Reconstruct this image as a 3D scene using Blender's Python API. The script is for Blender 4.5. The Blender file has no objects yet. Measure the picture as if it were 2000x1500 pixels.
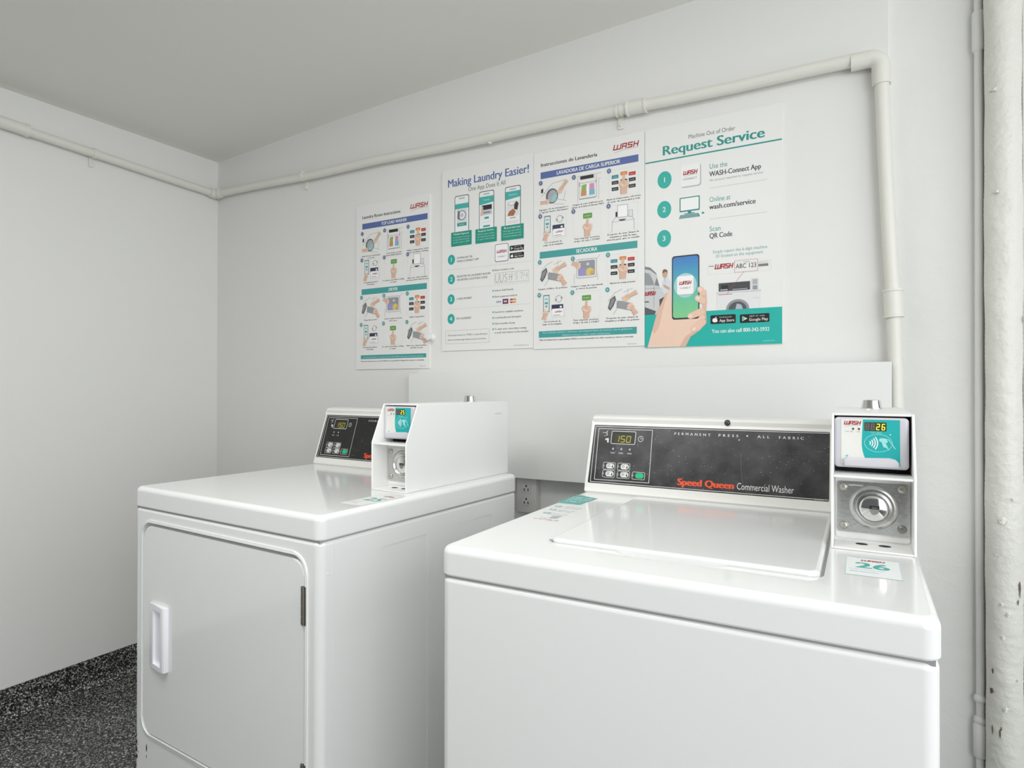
import bpy, bmesh, math, random
from mathutils import Vector, Matrix
random.seed(7)
PI = math.pi
SC = bpy.context.scene
COL = SC.collection

# ------------------------------------------------------------------ camera
CAM_H, YAW, PITCH, ROLL, FPX = 1.16054, 0.517506, 0.005627, 0.001275, 1221.29
cd = bpy.data.cameras.new('camera')
cam = bpy.data.objects.new('camera', cd)
COL.objects.link(cam)
cd.sensor_width = 36.0
cd.lens = 36.0 * FPX / 2000.0
cd.clip_start = 0.02
_fw = Vector((-math.sin(YAW), math.cos(YAW), 0)); _r = Vector((math.cos(YAW), math.sin(YAW), 0)); _u = Vector((0, 0, 1))
_d = _fw * math.cos(PITCH) + _u * math.sin(PITCH)
_u2 = -_fw * math.sin(PITCH) + _u * math.cos(PITCH)
_rr = _r * math.cos(ROLL) + _u2 * math.sin(ROLL)
_uu = -_r * math.sin(ROLL) + _u2 * math.cos(ROLL)
cam.matrix_world = Matrix(((_rr.x, _uu.x, -_d.x, 0), (_rr.y, _uu.y, -_d.y, 0), (_rr.z, _uu.z, -_d.z, CAM_H), (0, 0, 0, 1)))
SC.camera = cam

# ------------------------------------------------------------------ world, daylight, exposure
SC.view_settings.view_transform = 'Standard'
SC.view_settings.look = 'None'
SC.view_settings.gamma = 1.0
SC.view_settings.use_curve_mapping = False
SC.view_settings.exposure = 0.07
W = bpy.data.worlds.new('overcast_sky'); SC.world = W
W.use_nodes = True
_bg = W.node_tree.nodes['Background']
_bg.inputs[0].default_value = (0.93, 0.97, 1.0, 1)
_bg.inputs[1].default_value = 0.14

def area(name, loc, target, sx, sy, power, col=(1, 1, 1)):
    l = bpy.data.lights.new(name, 'AREA'); l.shape = 'RECTANGLE'; l.size = sx; l.size_y = sy
    l.energy = power; l.color = col
    o = bpy.data.objects.new(name, l); COL.objects.link(o)
    o.location = loc
    o.rotation_euler = (Vector(target) - Vector(loc)).to_track_quat('-Z', 'Y').to_euler()
    return o
area('daylight_right', (1.55, -0.1, 1.4), (-1.0, 0.2, 1.35), 3.0, 1.9, 40, (0.965, 0.985, 1.0))
area('daylight_doorway', (1.4, -1.2, 1.4), (-0.9, 1.0, 1.2), 1.6, 1.9, 21, (0.965, 0.985, 1.0))
area('ceiling_lamp', (-0.95, 0.25, 2.15), (-0.95, 0.45, 0.0), 1.1, 0.6, 15.5, (1.0, 0.995, 0.98))

# ------------------------------------------------------------------ materials
def lin(c):
    return tuple((v / 255 / 12.92) if v <= 10.3 else ((v / 255 + 0.055) / 1.055) ** 2.4 for v in c)
MATS = {}
def mat(name, rgb, rough=0.5, metal=0.0, bump=0.0, bscale=60.0, coat=0.0, var=0.0, vscale=8.0, emit=0.0, spec=0.5):
    """Procedural material: noise varies colour and roughness a little, noise drives the bump."""
    if name in MATS: return MATS[name]
    m = bpy.data.materials.new(name); m.use_nodes = True
    nt = m.node_tree; b = nt.nodes['Principled BSDF']
    c = lin(rgb)
    b.inputs['Base Color'].default_value = (*c, 1)
    b.inputs['Roughness'].default_value = rough
    b.inputs['Metallic'].default_value = metal
    b.inputs['Coat Weight'].default_value = coat
    b.inputs['Specular IOR Level'].default_value = spec
    tc = nt.nodes.new('ShaderNodeTexCoord')
    if var > 0:
        n = nt.nodes.new('ShaderNodeTexNoise'); n.inputs['Scale'].default_value = vscale; n.inputs['Detail'].default_value = 3
        r = nt.nodes.new('ShaderNodeMix'); r.data_type = 'RGBA'
        r.inputs[6].default_value = (*[v * (1 - var) for v in c], 1)
        r.inputs[7].default_value = (*[min(1, v * (1 + var)) for v in c], 1)
        nt.links.new(tc.outputs['Object'], n.inputs['Vector'])
        nt.links.new(n.outputs['Fac'], r.inputs[0]); nt.links.new(r.outputs[2], b.inputs['Base Color'])
    if bump > 0:
        n2 = nt.nodes.new('ShaderNodeTexNoise'); n2.inputs['Scale'].default_value = bscale; n2.inputs['Detail'].default_value = 4
        bp = nt.nodes.new('ShaderNodeBump'); bp.inputs['Strength'].default_value = bump; bp.inputs['Distance'].default_value = 0.01
        nt.links.new(tc.outputs['Object'], n2.inputs['Vector'])
        nt.links.new(n2.outputs['Fac'], bp.inputs['Height']); nt.links.new(bp.outputs['Normal'], b.inputs['Normal'])
    if emit > 0:
        b.inputs['Emission Color'].default_value = (*c, 1); b.inputs['Emission Strength'].default_value = emit
    MATS[name] = m
    return m
def ink(rgb, emit=0.0):
    return mat('ink_%d_%d_%d%s' % (*rgb, '_lit' if emit else ''), rgb, 0.45, var=0.02, vscale=90, emit=emit)

M_WALL = mat('wall_paint', (232, 232, 229), 0.6, bump=0.05, bscale=35, var=0.012, vscale=2.0)
M_PLASTER = mat('old_plaster_paint', (230, 230, 227), 0.5, bump=0.25, bscale=22, var=0.015, vscale=5)
M_CEIL = mat('ceiling_paint', (236, 235, 230), 0.8, bump=0.06, bscale=30, var=0.02, vscale=1.2)
M_PIPE = mat('cream_pipe_paint', (228, 227, 219), 0.45, bump=0.05, bscale=80, var=0.015)
M_ENAMEL = mat('white_enamel', (238, 239, 238), 0.13, bump=0.004, bscale=40, var=0.004, vscale=3, coat=0.25)
M_ENAMEL_SIDE = M_ENAMEL
M_CONSOLE = mat('console_plastic', (236, 236, 231), 0.32, bump=0.02, bscale=300, var=0.006)
M_BOXPAINT = mat('white_powder_coat', (240, 240, 238), 0.38, bump=0.03, bscale=500, var=0.005)
M_DARK = mat('dark_cavity', (38, 36, 36), 0.7, var=0.05)
M_GAP = mat("shadow_gap_rubber", (165, 165, 165), 0.8, var=0.05)
M_STEEL = mat('brushed_steel', (205, 205, 203), 0.26, 1.0, bump=0.03, bscale=180, var=0.06, vscale=14)
M_STEEL2 = mat('worn_steel', (190, 188, 180), 0.35, 1.0, bump=0.08, bscale=250, var=0.1, vscale=60)
M_CHROME = mat('chrome', (222, 222, 220), 0.1, 1.0, var=0.02)
M_HINGE = mat('hinge_metal', (150, 147, 138), 0.4, 1.0, bump=0.05, bscale=200, var=0.05)
M_BOARD = mat('poster_board', (236, 236, 233), 0.4, var=0.006, vscale=4)
M_PANELW = mat('painted_panel_board', (233, 234, 232), 0.5, bump=0.04, bscale=25, var=0.008, vscale=3)
M_PLAST = mat('white_plastic', (236, 236, 236), 0.3, var=0.006)
M_HANDLE = mat('handle_plastic', (242, 242, 247), 0.25, var=0.006)
M_READER = mat('reader_grey_plastic', (206, 205, 211), 0.35, bump=0.02, bscale=400, var=0.008)
M_OUTLET = mat('outlet_plastic', (206, 206, 202), 0.45, var=0.01)
M_CHIP = mat('bare_dark_metal', (34, 30, 28), 0.7, var=0.2, vscale=200)
M_RUST = mat('rusty_bare_spot', (104, 88, 66), 0.8, var=0.3, vscale=200)

def floor_mat():
    m = bpy.data.materials.new('flake_epoxy'); m.use_nodes = True; nt = m.node_tree; b = nt.nodes['Principled BSDF']
    tc = nt.nodes.new('ShaderNodeTexCoord')
    v = nt.nodes.new('ShaderNodeTexVoronoi'); v.inputs['Scale'].default_value = 270
    sep = nt.nodes.new('ShaderNodeSeparateColor')
    cr = nt.nodes.new('ShaderNodeValToRGB'); cr.color_ramp.interpolation = 'CONSTANT'
    els = cr.color_ramp.elements
    els[0].position = 0; els[0].color = (*lin((18, 18, 18)), 1)
    els[1].position = 0.42; els[1].color = (*lin((42, 42, 41)), 1)
    for p, c in ((0.6, (96, 97, 94)), (0.74, (142, 143, 139)), (0.9, (200, 201, 196))):
        e = els.new(p); e.color = (*lin(c), 1)
    n = nt.nodes.new('ShaderNodeTexNoise'); n.inputs['Scale'].default_value = 150
    bp = nt.nodes.new('ShaderNodeBump'); bp.inputs['Strength'].default_value = 0.25; bp.inputs['Distance'].default_value = 0.004
    nt.links.new(tc.outputs['Object'], v.inputs['Vector']); nt.links.new(v.outputs['Color'], sep.inputs[0])
    nt.links.new(sep.outputs[0], cr.inputs[0]); nt.links.new(cr.outputs[0], b.inputs['Base Color'])
    nt.links.new(tc.outputs['Object'], n.inputs['Vector']); nt.links.new(n.outputs['Fac'], bp.inputs['Height'])
    nt.links.new(bp.outputs['Normal'], b.inputs['Normal'])
    b.inputs['Roughness'].default_value = 0.4
    return m
M_FLOOR = floor_mat()

def black_panel_mat(name, base, dust_sheen):
    m = bpy.data.materials.new(name); m.use_nodes = True; nt = m.node_tree; b = nt.nodes['Principled BSDF']
    tc = nt.nodes.new('ShaderNodeTexCoord')
    v = nt.nodes.new('ShaderNodeTexVoronoi'); v.inputs['Scale'].default_value = 140
    lt = nt.nodes.new('ShaderNodeMath'); lt.operation = 'LESS_THAN'; lt.inputs[1].default_value = 0.11
    n = nt.nodes.new('ShaderNodeTexNoise'); n.inputs['Scale'].default_value = 22; n.inputs['Detail'].default_value = 6
    mr = nt.nodes.new('ShaderNodeMapRange'); mr.inputs[1].default_value = 0.35; mr.inputs[2].default_value = 0.75
    mul = nt.nodes.new('ShaderNodeMath'); mul.operation = 'MULTIPLY'
    mx = nt.nodes.new('ShaderNodeMix'); mx.data_type = 'RGBA'
    mx.inputs[6].default_value = (*lin(base), 1); mx.inputs[7].default_value = (*lin(dust_sheen), 1)
    mx2 = nt.nodes.new('ShaderNodeMix'); mx2.data_type = 'RGBA'; mx2.inputs[7].default_value = (*lin((196, 196, 194)), 1)
    nt.links.new(tc.outputs['Object'], v.inputs['Vector']); nt.links.new(tc.outputs['Object'], n.inputs['Vector'])
    nt.links.new(v.outputs['Distance'], lt.inputs[0]); nt.links.new(n.outputs['Fac'], mr.inputs[0])
    nt.links.new(lt.outputs[0], mul.inputs[0]); nt.links.new(mr.outputs[0], mul.inputs[1])
    nt.links.new(mr.outputs[0], mx.inputs[0]); nt.links.new(mx.outputs[2], mx2.inputs[6]); nt.links.new(mul.outputs[0], mx2.inputs[0])
    nt.links.new(mx2.outputs[2], b.inputs['Base Color'])
    b.inputs['Roughness'].default_value = 0.3
    return m
M_BLACK = black_panel_mat('dusty_black_panel', (26, 26, 28), (74, 74, 77))  # lighter greys paint in the panel's reflection; the pale specks are dust
M_BLACK2 = black_panel_mat('clean_black_panel', (10, 10, 11), (20, 20, 21))  # darker copy of the panel, without the painted reflection

# ------------------------------------------------------------------ mesh helpers
def obj(name, bm, mats, parent=None, smooth=None, wn=False):
    me = bpy.data.meshes.new(name)
    bmesh.ops.recalc_face_normals(bm, faces=bm.faces[:])
    bm.to_mesh(me); bm.free()
    for m in (mats if isinstance(mats, (list, tuple)) else [mats]): me.materials.append(m)
    o = bpy.data.objects.new(name, me); COL.objects.link(o)
    if parent is not None: o.parent = parent
    if smooth: shade(o, smooth, wn)
    return o
def shade(o, ang=40, wn=False):
    for p in o.data.polygons: p.use_smooth = True
    o.data.set_sharp_from_angle(angle=math.radians(ang))
    if wn:
        w = o.modifiers.new('weighted', 'WEIGHTED_NORMAL'); w.keep_sharp = True; w.weight = 80
def tag(o, label, cat, group=None):
    o['label'] = label; o['category'] = cat
    if group: o['group'] = group
    return o
def structure(o):
    o['kind'] = 'structure'; return o
def thing(name, label, cat, loc=(0, 0, 0), rz=0.0, group=None):
    o = bpy.data.objects.new(name, None); COL.objects.link(o)
    o.location = loc; o.rotation_euler = (0, 0, rz); o.empty_display_size = 0.05
    return tag(o, label, cat, group)
def join(bm, other):
    me = bpy.data.meshes.new('tmp'); other.to_mesh(me); other.free(); bm.from_mesh(me); bpy.data.meshes.remove(me); return bm
def rbox(x0, x1, y0, y1, z0, z1, rv=0.0, rt=0.0, rb=0.0, seg=4, axis='z'):
    """Box; rv rounds the edges along the axis, rt / rb those of the far / near end face."""
    bm = bmesh.new()
    bmesh.ops.create_cube(bm, size=1.0)
    for v in bm.verts:
        v.co = Vector((x0 + (v.co.x + .5) * (x1 - x0), y0 + (v.co.y + .5) * (y1 - y0), z0 + (v.co.z + .5) * (z1 - z0)))
    k = 'xyz'.index(axis); lo, hi = ((x0, x1), (y0, y1), (z0, z1))[k]
    def bev(sel, r):
        if r > 0:
            es = [e for e in bm.edges if sel(e)]
            bmesh.ops.bevel(bm, geom=es, offset=r, offset_type='OFFSET', segments=seg, profile=0.5, affect='EDGES', clamp_overlap=True)
    bev(lambda e: abs(e.verts[0].co[k] - e.verts[1].co[k]) > 1e-6, rv)
    bev(lambda e: all(abs(v.co[k] - hi) < 1e-7 for v in e.verts), rt)
    bev(lambda e: all(abs(v.co[k] - lo) < 1e-7 for v in e.verts), rb)
    return bm
def prism(poly, lo, hi, axis='x'):
    """Extrude a polygon along an axis; poly gives the two other coordinates in order."""
    bm = bmesh.new()
    def P(a, b, t): return {'x': (t, a, b), 'y': (a, t, b), 'z': (a, b, t)}[axis]
    A = [bm.verts.new(P(a, b, lo)) for a, b in poly]; B = [bm.verts.new(P(a, b, hi)) for a, b in poly]
    bm.faces.new(A); bm.faces.new(B[::-1])
    n = len(poly)
    for i in range(n): bm.faces.new((A[i], B[i], B[(i + 1) % n], A[(i + 1) % n]))
    return bm
def tube(pts, r, n=20, cap=True):
    """Round tube along a polyline; r is a number or one radius per point."""
    bm = bmesh.new(); pts = [Vector(p) for p in pts]; rings = []
    rs = r if isinstance(r, (list, tuple)) else [r] * len(pts)
    ref = None
    for i, p in enumerate(pts):
        d = ((pts[min(i + 1, len(pts) - 1)] - p).normalized() + (p - pts[max(i - 1, 0)]).normalized()).normalized()
        if ref is None: ref = d.orthogonal().normalized()
        ref = (ref - d * ref.dot(d)).normalized(); s = d.cross(ref)
        rings.append([bm.verts.new(p + (ref * math.cos(2 * PI * k / n) + s * math.sin(2 * PI * k / n)) * rs[i]) for k in range(n)])
    for a, b in zip(rings, rings[1:]):
        for k in range(n): bm.faces.new((a[k], a[(k + 1) % n], b[(k + 1) % n], b[k]))
    if cap: bm.faces.new(rings[0][::-1]); bm.faces.new(rings[-1])
    return bm
def lathe(prof, n=32, M=None):
    """Revolve (r, h) profile about local z, then transform by M."""
    bm = bmesh.new(); rings = []
    for r, h in prof:
        if r < 1e-6: rings.append([bm.verts.new((0, 0, h))])
        else: rings.append([bm.verts.new((r * math.cos(2 * PI * k / n), r * math.sin(2 * PI * k / n), h)) for k in range(n)])
    for a, b in zip(rings, rings[1:]):
        for k in range(n):
            q = [a[k % len(a)], a[(k + 1) % len(a)], b[(k + 1) % len(b)], b[k % len(b)]]
            q = list(dict.fromkeys(q))
            if len(q) > 2: bm.faces.new(q)
    if M is not None: bm.transform(M)
    return bm
def facing(x, y, z):      # local z of a lathe turned towards -y at a place
    return Matrix.Translation((x, y, z)) @ Matrix.Rotation(PI / 2, 4, 'X')
def cut(o, *cutters):
    for cb in cutters:
        c = obj('cutter', cb, M_DARK)
        m = o.modifiers.new('cut', 'BOOLEAN'); m.operation = 'DIFFERENCE'; m.solver = 'EXACT'; m.object = c
        c.parent = o.parent
        bpy.context.view_layer.update()
        dg = bpy.context.evaluated_depsgraph_get()
        me = bpy.data.meshes.new_from_object(o.evaluated_get(dg))
        o.modifiers.clear(); old = o.data; o.data = me; me.name = old.name; bpy.data.meshes.remove(old)
        cm = c.data; bpy.data.objects.remove(c); bpy.data.meshes.remove(cm)
    return o
def rrect(x0, x1, y0, y1, r, n=6):
    out = []
    for cx, cy, a0 in ((x1 - r, y1 - r, 0), (x0 + r, y1 - r, 90), (x0 + r, y0 + r, 180), (x1 - r, y0 + r, 270)):
        for k in range(n + 1):
            a = math.radians(a0 + 90 * k / n); out.append((cx + r * math.cos(a), cy + r * math.sin(a)))
    return out

# ------------------------------------------------------------------ lettering: glyph outlines of the built-in font
GL = {}
def _mesh_of(body, off, res):
    c = bpy.data.curves.new('t', 'FONT'); c.body = body; c.size = 1.0; c.offset = off; c.resolution_u = res; c.fill_mode = 'FRONT'
    o = bpy.data.objects.new('t', c); COL.objects.link(o)
    bpy.context.view_layer.update()
    me = bpy.data.meshes.new_from_object(o.evaluated_get(bpy.context.evaluated_depsgraph_get()))
    vs = [(v.co.x, v.co.y) for v in me.vertices]; fs = [tuple(p.vertices) for p in me.polygons]
    bpy.data.objects.remove(o); bpy.data.curves.remove(c); bpy.data.meshes.remove(me)
    return vs, fs
def _w(vs): return max(v[0] for v in vs) - min(v[0] for v in vs)
BARS = _w(_mesh_of('||', 0, 1)[0])
CAPH = max(v[1] for v in _mesh_of('H', 0, 1)[0])
def glyph(ch, off, res):
    k = (ch, off, res)
    if k not in GL:
        adv = _w(_mesh_of('|' + ch + '|', 0, 1)[0]) - BARS
        GL[k] = (((), ()) if ch == ' ' else _mesh_of(ch, off, res)) + (adv,)
    return GL[k]
class Print:
    """Flat printing: coloured polygons and lettering laid on a surface; mapping(u, v, layer) gives the point in mm units."""
    def __init__(s, mapping): s.map = mapping; s.bm = bmesh.new(); s.mats = []; s.n = 0
    def mi(s, c):
        m = c if isinstance(c, bpy.types.Material) else ink(c)
        if m not in s.mats: s.mats.append(m)
        return s.mats.index(m)
    def poly(s, pts, c, l=1):
        s.n += 1; l += .01 * s.n          # later ink lies on earlier ink
        vs = [s.bm.verts.new(s.map(u, v, l)) for u, v in pts]
        f = s.bm.faces.new(vs); f.material_index = s.mi(c); return s
    def rect(s, u0, u1, v0, v1, c, l=1): return s.poly([(u0, v0), (u1, v0), (u1, v1), (u0, v1)], c, l)
    def rr(s, u0, u1, v0, v1, r, c, l=1): return s.poly(rrect(u0, u1, v0, v1, r), c, l)
    def ell(s, u, v, a, b, c, l=1, n=28): return s.poly([(u + a * math.cos(2 * PI * k / n), v + b * math.sin(2 * PI * k / n)) for k in range(n)], c, l)
    def line(s, pts, w, c, l=1, close=False):
        pts = list(pts) + ([pts[0]] if close else [])
        for (a, b), (x, y) in zip(pts, pts[1:]):
            d = math.hypot(x - a, y - b)
            if d < 1e-6: continue
            e = min(w * .5, d * .5); tx, ty = (x - a) / d, (y - b) / d; nx, ny = -ty * w / 2, tx * w / 2
            a2, b2, x2, y2 = a - tx * e, b - ty * e, x + tx * e, y + ty * e
            s.poly([(a2 + nx, b2 + ny), (a2 - nx, b2 - ny), (x2 - nx, y2 - ny), (x2 + nx, y2 + ny)], c, l)
        return s
    def arc(s, u, v, r, a0, a1, w, c, l=1, n=14, ry=None):
        ry = ry or r
        return s.line([(u + r * math.cos(math.radians(a0 + (a1 - a0) * k / n)), v + ry * math.sin(math.radians(a0 + (a1 - a0) * k / n))) for k in range(n + 1)], w, c, l)
    def capsule(s, p, q, r0, r1, c, l=1):
        a = math.atan2(q[1] - p[1], q[0] - p[0]); pts = []
        for k in range(9): t = a + PI / 2 + PI * k / 8; pts.append((p[0] + r0 * math.cos(t), p[1] + r0 * math.sin(t)))
        for k in range(9): t = a - PI / 2 + PI * k / 8; pts.append((q[0] + r1 * math.cos(t), q[1] + r1 * math.sin(t)))
        return s.poly(pts, c, l)
    def text(s, t, u, v, cap, c, width=None, align='l', bold=0.0, shear=0.0, l=2, res=2, track=0.0, sx=1.0):
        k = cap / CAPH; x = 0; items = []
        for ch in t:
            vs, fs, adv = glyph(ch, 0.0, res)
            for q, dx in enumerate((-bold, 0, bold) if bold > 0 else (0,)): items.append((x + dx, vs, fs, .12 * q + .04 * (len(items) // 3 % 2)))
            x += adv + track
        tot = max(x - track, 1e-6)
        kx = (width / tot) if width else k * sx
        ox = u - {'l': 0, 'c': tot * kx / 2, 'r': tot * kx}[align]
        mi = s.mi(c)
        l += .01 * s.n
        for gx, vs, fs, e in items:
            vv = [s.bm.verts.new(s.map(ox + (gx + a) * kx + b * k * shear, v + b * k, l + e)) for a, b in vs]
            for f in fs:
                try: s.bm.faces.new([vv[i] for i in f]).material_index = mi
                except ValueError: pass
        return s
    def build(s, name, parent, label=None):
        me = bpy.data.meshes.new(name); s.bm.to_mesh(me); s.bm.free()
        for m in s.mats: me.materials.append(m)
        o = bpy.data.objects.new(name, me); COL.objects.link(o); o.parent = parent
        if label: o['label'] = label
        return o
RED, TEAL, BLUE, BLACK, GREY, WHITE, LGREY = (168, 28, 44), (44, 170, 162), (88, 108, 165), (40, 40, 44), (120, 122, 126), (240, 240, 238), (200, 202, 202)
SKIN, SKIN2, SKINL = (222, 184, 160), (176, 128, 104), (240, 208, 188)
def wash_logo(p, u, v, w, h, c=RED, l=2, swoosh=True):
    t = h * 0.2; sh = 0.22
    def S(pts, x0, wd): p.line([(u + (x0 + a * wd) * (w - h * sh) + (t / 2 + b * (h - t)) * sh, v + t / 2 + b * (h - t)) for a, b in pts], t, c, l)
    S([(0, 1), (0, 0), (1, 0), (1, 1)], 0.03, 0.27); S([(.5, 0), (.5, .9)], 0.03, 0.27)
    S([(0, 0), (0, 1), (1, 1), (1, 0)], 0.37, 0.15); S([(0, .42), (1, .42)], 0.37, 0.15)
    S([(1, 1), (0, 1), (0, .52), (1, .48), (1, 0), (0, 0)], 0.6, 0.15)
    S([(0, 1), (0, 0)], 0.83, 0.15); S([(1, 1), (1, 0)], 0.83, 0.15); S([(0, .5), (1, .5)], 0.83, 0.15)
    if swoosh:
        p.line([(u + w * (.06 + .9 * k / 10), v - h * .45 + h * .32 * math.sin(PI * .62 * k / 10)) for k in range(11)], h * .045, (150, 120, 120), l)

# ------------------------------------------------------------------ the room
YB, XL, XE = 1.8364, -2.6134, 0.049          # back wall face, left wall face, right end of the back wall
RECESS = 0.06                                # the wall right of the pipe stands this far behind
structure(obj('floor', rbox(XL - 0.3, 1.3, -2.2, YB + 0.3, -0.1, 0.0), M_FLOOR))
M_CONC = mat('pale_concrete', (196, 194, 188), 0.85, bump=0.1, bscale=30, var=0.05, vscale=3)
structure(obj('ground', join(rbox(1.3, 9.0, -9.0, YB + 0.3, -0.12, -0.01), rbox(-9.0, 1.3, -9.0, -2.2, -0.12, -0.01)), M_CONC))  # unseen pale ground, added to bounce daylight up to the ceiling
structure(obj('wall_back', rbox(XL - 0.1, XE, YB, YB + 0.2, 0, 2.6, rv=0.003, seg=2), M_WALL))
structure(obj('wall_left', rbox(XL - 0.15, XL, -2.2, YB, 0, 2.6), M_WALL))
structure(obj('wall_right', rbox(XE - 0.02, 1.3, YB + RECESS, YB + 0.25, 0, 2.6), M_PLASTER))
def ceiling():
    xs = [(-2.75, 2.193), (-2.3, 2.2155), (-1.9, 2.2365), (-1.5, 2.2545), (-1.0, 2.2705), (-0.4, 2.2875), (0.4, 2.307), (1.3, 2.327)]
    poly = [(x, z) for x, z in xs] + [(1.3, 2.6), (-2.75, 2.6)]
    return prism(poly, -2.2, YB + 0.25, 'y')
structure(obj('ceiling', ceiling(), M_CEIL, smooth=20))
def cove(n=6, h=0.11, t=0.006, r=0.03):
    pts = [(0, 0), (0, h), (t, h)]
    for k in range(n + 1):
        a = PI + PI / 2 * k / n; pts.append((t + r + r * math.cos(a), r + r * math.sin(a) + 0.0005))
    return pts + [(t + r, 0)]
structure(obj('baseboard_left', prism([(XL + a, b) for a, b in cove()], -2.2, YB - 0.04, 'y'), M_FLOOR))
structure(obj('baseboard_back', prism([(YB - a, b) for a, b in cove()], XL + 0.04, XE - 0.004, 'x'), M_FLOOR))
structure(obj('trim_1', rbox(0.3146, 0.46, YB + 0.0175, YB + RECESS + 0.01, 0, 2.34, rv=0.003, seg=2), M_PLASTER))

# ------------------------------------------------------------------ conduit on the walls
RP = 0.0165; PO = 0.0238
conduit = thing('conduit_pipe', 'cream painted pipe running along the back wall above the posters, then down its right end', 'pipe', (XL, YB, 0))
conduit_left = thing('conduit_pipe', 'cream painted pipe along the left wall just below the ceiling', 'pipe', (XL, YB, 0))
def cpt(x, y, z): return (x - XL, y - YB, z)
YP, XP = YB - PO, XL + PO
def zback(x): return 2.0423 + (1.992 - 2.0423) * (x + 2.5863) / 2.5931
zc = zback(XP)
bpts = [cpt(XP + (0.012 - XP) * k / 16, YP + 0.002 * math.sin(k * 1.9), zback(XP + (0.012 - XP) * k / 16) + 0.0025 * math.sin(k * 1.3)) for k in range(17)]
obj('pipe_run', tube(bpts, RP), M_PIPE, conduit, smooth=50)
lpts = [cpt(XP, YP - 0.036 - (YP + 2.06) * k / 14, zc + 0.001 + 0.034 * (k / 14) * (YP + 2.06)) for k in range(15)]
obj('pipe_run', tube(lpts, RP), M_PIPE, conduit_left, smooth=50)
obj('corner_fitting', join(tube([cpt(XP - 0.012, YP, zc), cpt(XP + 0.035, YP, zc)], RP + 0.004), tube([cpt(XP, YP + 0.012, zc), cpt(XP, YP - 0.035, zc)], RP + 0.004)), M_PIPE, conduit, smooth=50)
drop = [cpt(0.0300, YP - 0.002, 1.955), cpt(0.0335, YP, 1.86), cpt(0.0385, YP, 1.72), cpt(0.0465, YP, 1.54), cpt(0.055, YP, 1.37), cpt(0.060, YP, 1.2), cpt(0.0625, YP, 1.05), cpt(0.0635, YP, 0.6), cpt(0.064, YP, 0.02)]
obj('pipe_drop', tube(drop, RP), M_PIPE, conduit, smooth=50)
def bend():
    c = (0.030, 1.990); pts = [(-0.036, c[1]), (-0.004, c[1])]
    for k in range(7): a = PI / 2 * k / 6; pts.append((c[0] - 0.026 + 0.026 * math.sin(a), c[1] - 0.026 + 0.026 * math.cos(a)))
    pts += [(c[0], 1.95), (c[0] + .001, 1.918)]
    return tube([cpt(x, YP, z) for x, z in pts], RP + 0.0045)
obj('elbow', bend(), M_PIPE, conduit, smooth=50)
def sleeve(p, q, lip=0.002):
    p, q = Vector(p), Vector(q)
    return tube([p, p.lerp(q, .08), p.lerp(q, .1), p.lerp(q, .9), p.lerp(q, .92), q], [RP + .0065, RP + .0065, RP + .0045, RP + .0045, RP + .0065, RP + .0065])
obj('coupling', sleeve(cpt(-0.632, YP, zback(-.632)), cpt(-0.572, YP, zback(-.572))), M_PIPE, conduit, smooth=50)
obj('coupling', sleeve(cpt(0.0535, YP, 1.405), cpt(0.0565, YP, 1.335)), M_PIPE, conduit, smooth=50)
obj('coupling', sleeve(cpt(XP, 1.075, zc + .0265), cpt(XP, 0.94, zc + .031)), M_PIPE, conduit_left, smooth=50)
def strap_back(x):
    bm = tube([cpt(x + 0.0, YP, zback(x)), cpt(x + 0.008, YP, zback(x))], RP + 0.003)
    join(bm, tube([cpt(x + 0.014, YP, zback(x)), cpt(x + 0.019, YP, zback(x))], RP + 0.003))
    join(bm, rbox(*[v for v in (x - 0.001 - XL, x + 0.017 - XL)], -0.006, -0.0006, zback(x) - 0.05, zback(x), rv=0.004, axis='y', seg=3))
    join(bm, lathe([(0, .006), (.004, .005), (.006, 0)], 12, facing(x + .008 - XL, -0.006, zback(x) - 0.038)))
    return bm
for x in (-2.037, -0.667): obj('strap', strap_back(x), M_PIPE, conduit, smooth=40)
def strap_left(y):
    z = zc + 0.034 * (YP - y)
    bm = tube([cpt(XP, y, z), cpt(XP, y + 0.014, z)], RP + 0.003)
    join(bm, rbox(0.0006, 0.006, y - .002 - YB, y + .016 - YB, z - 0.05, z, rv=0.004, axis='x', seg=3))
    return bm
obj('strap', strap_left(1.285), M_PIPE, conduit_left, smooth=40)
obj('screw_bump', lathe([(0, .008), (.006, .007), (.009, 0)], 12, Matrix.Translation(cpt(-1.12, YP, zback(-1.12) - RP + .002)) @ Matrix.Rotation(PI, 4, 'X')), M_PIPE, conduit, smooth=50)

# ------------------------------------------------------------------ pipes in the right hand recess
PX, PY, PR = 0.2785, YB + RECESS - 0.040, 0.0358
def rough_pipe():
    bm = bmesh.new(); n, m = 40, 420; rings = []
    for j in range(m + 1):
        z = 2.32 * j / m; ring = []
        for k in range(n):
            a = 2 * PI * k / n
            w = 0.00035 * math.sin(z * 620 + 1.5 * math.sin(a * 3)) + 0.0005 * math.sin(z * 37 + a * 2) + 0.0009 * math.sin(z * 9.3 + 2.1 * a) + random.uniform(-.0002, .0002)
            r = PR + w
            ring.append(bm.verts.new((r * math.cos(a), r * math.sin(a), z)))
        rings.append(ring)
    for a, b in zip(rings, rings[1:]):
        for k in range(n): bm.faces.new((a[k], a[(k + 1) % n], b[(k + 1) % n], b[k]))
    return bm
M_WRAP = mat('painted_canvas_wrap', (224, 224, 217), 0.42, bump=0.5, bscale=45, var=0.025, vscale=14)
wrap = thing('insulated_pipe', 'thick white pipe wrapped in peeling painted canvas at the right edge', 'pipe', (PX, PY, 0))
obj('canvas_wrap', rough_pipe(), M_WRAP, wrap, smooth=60)
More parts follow.
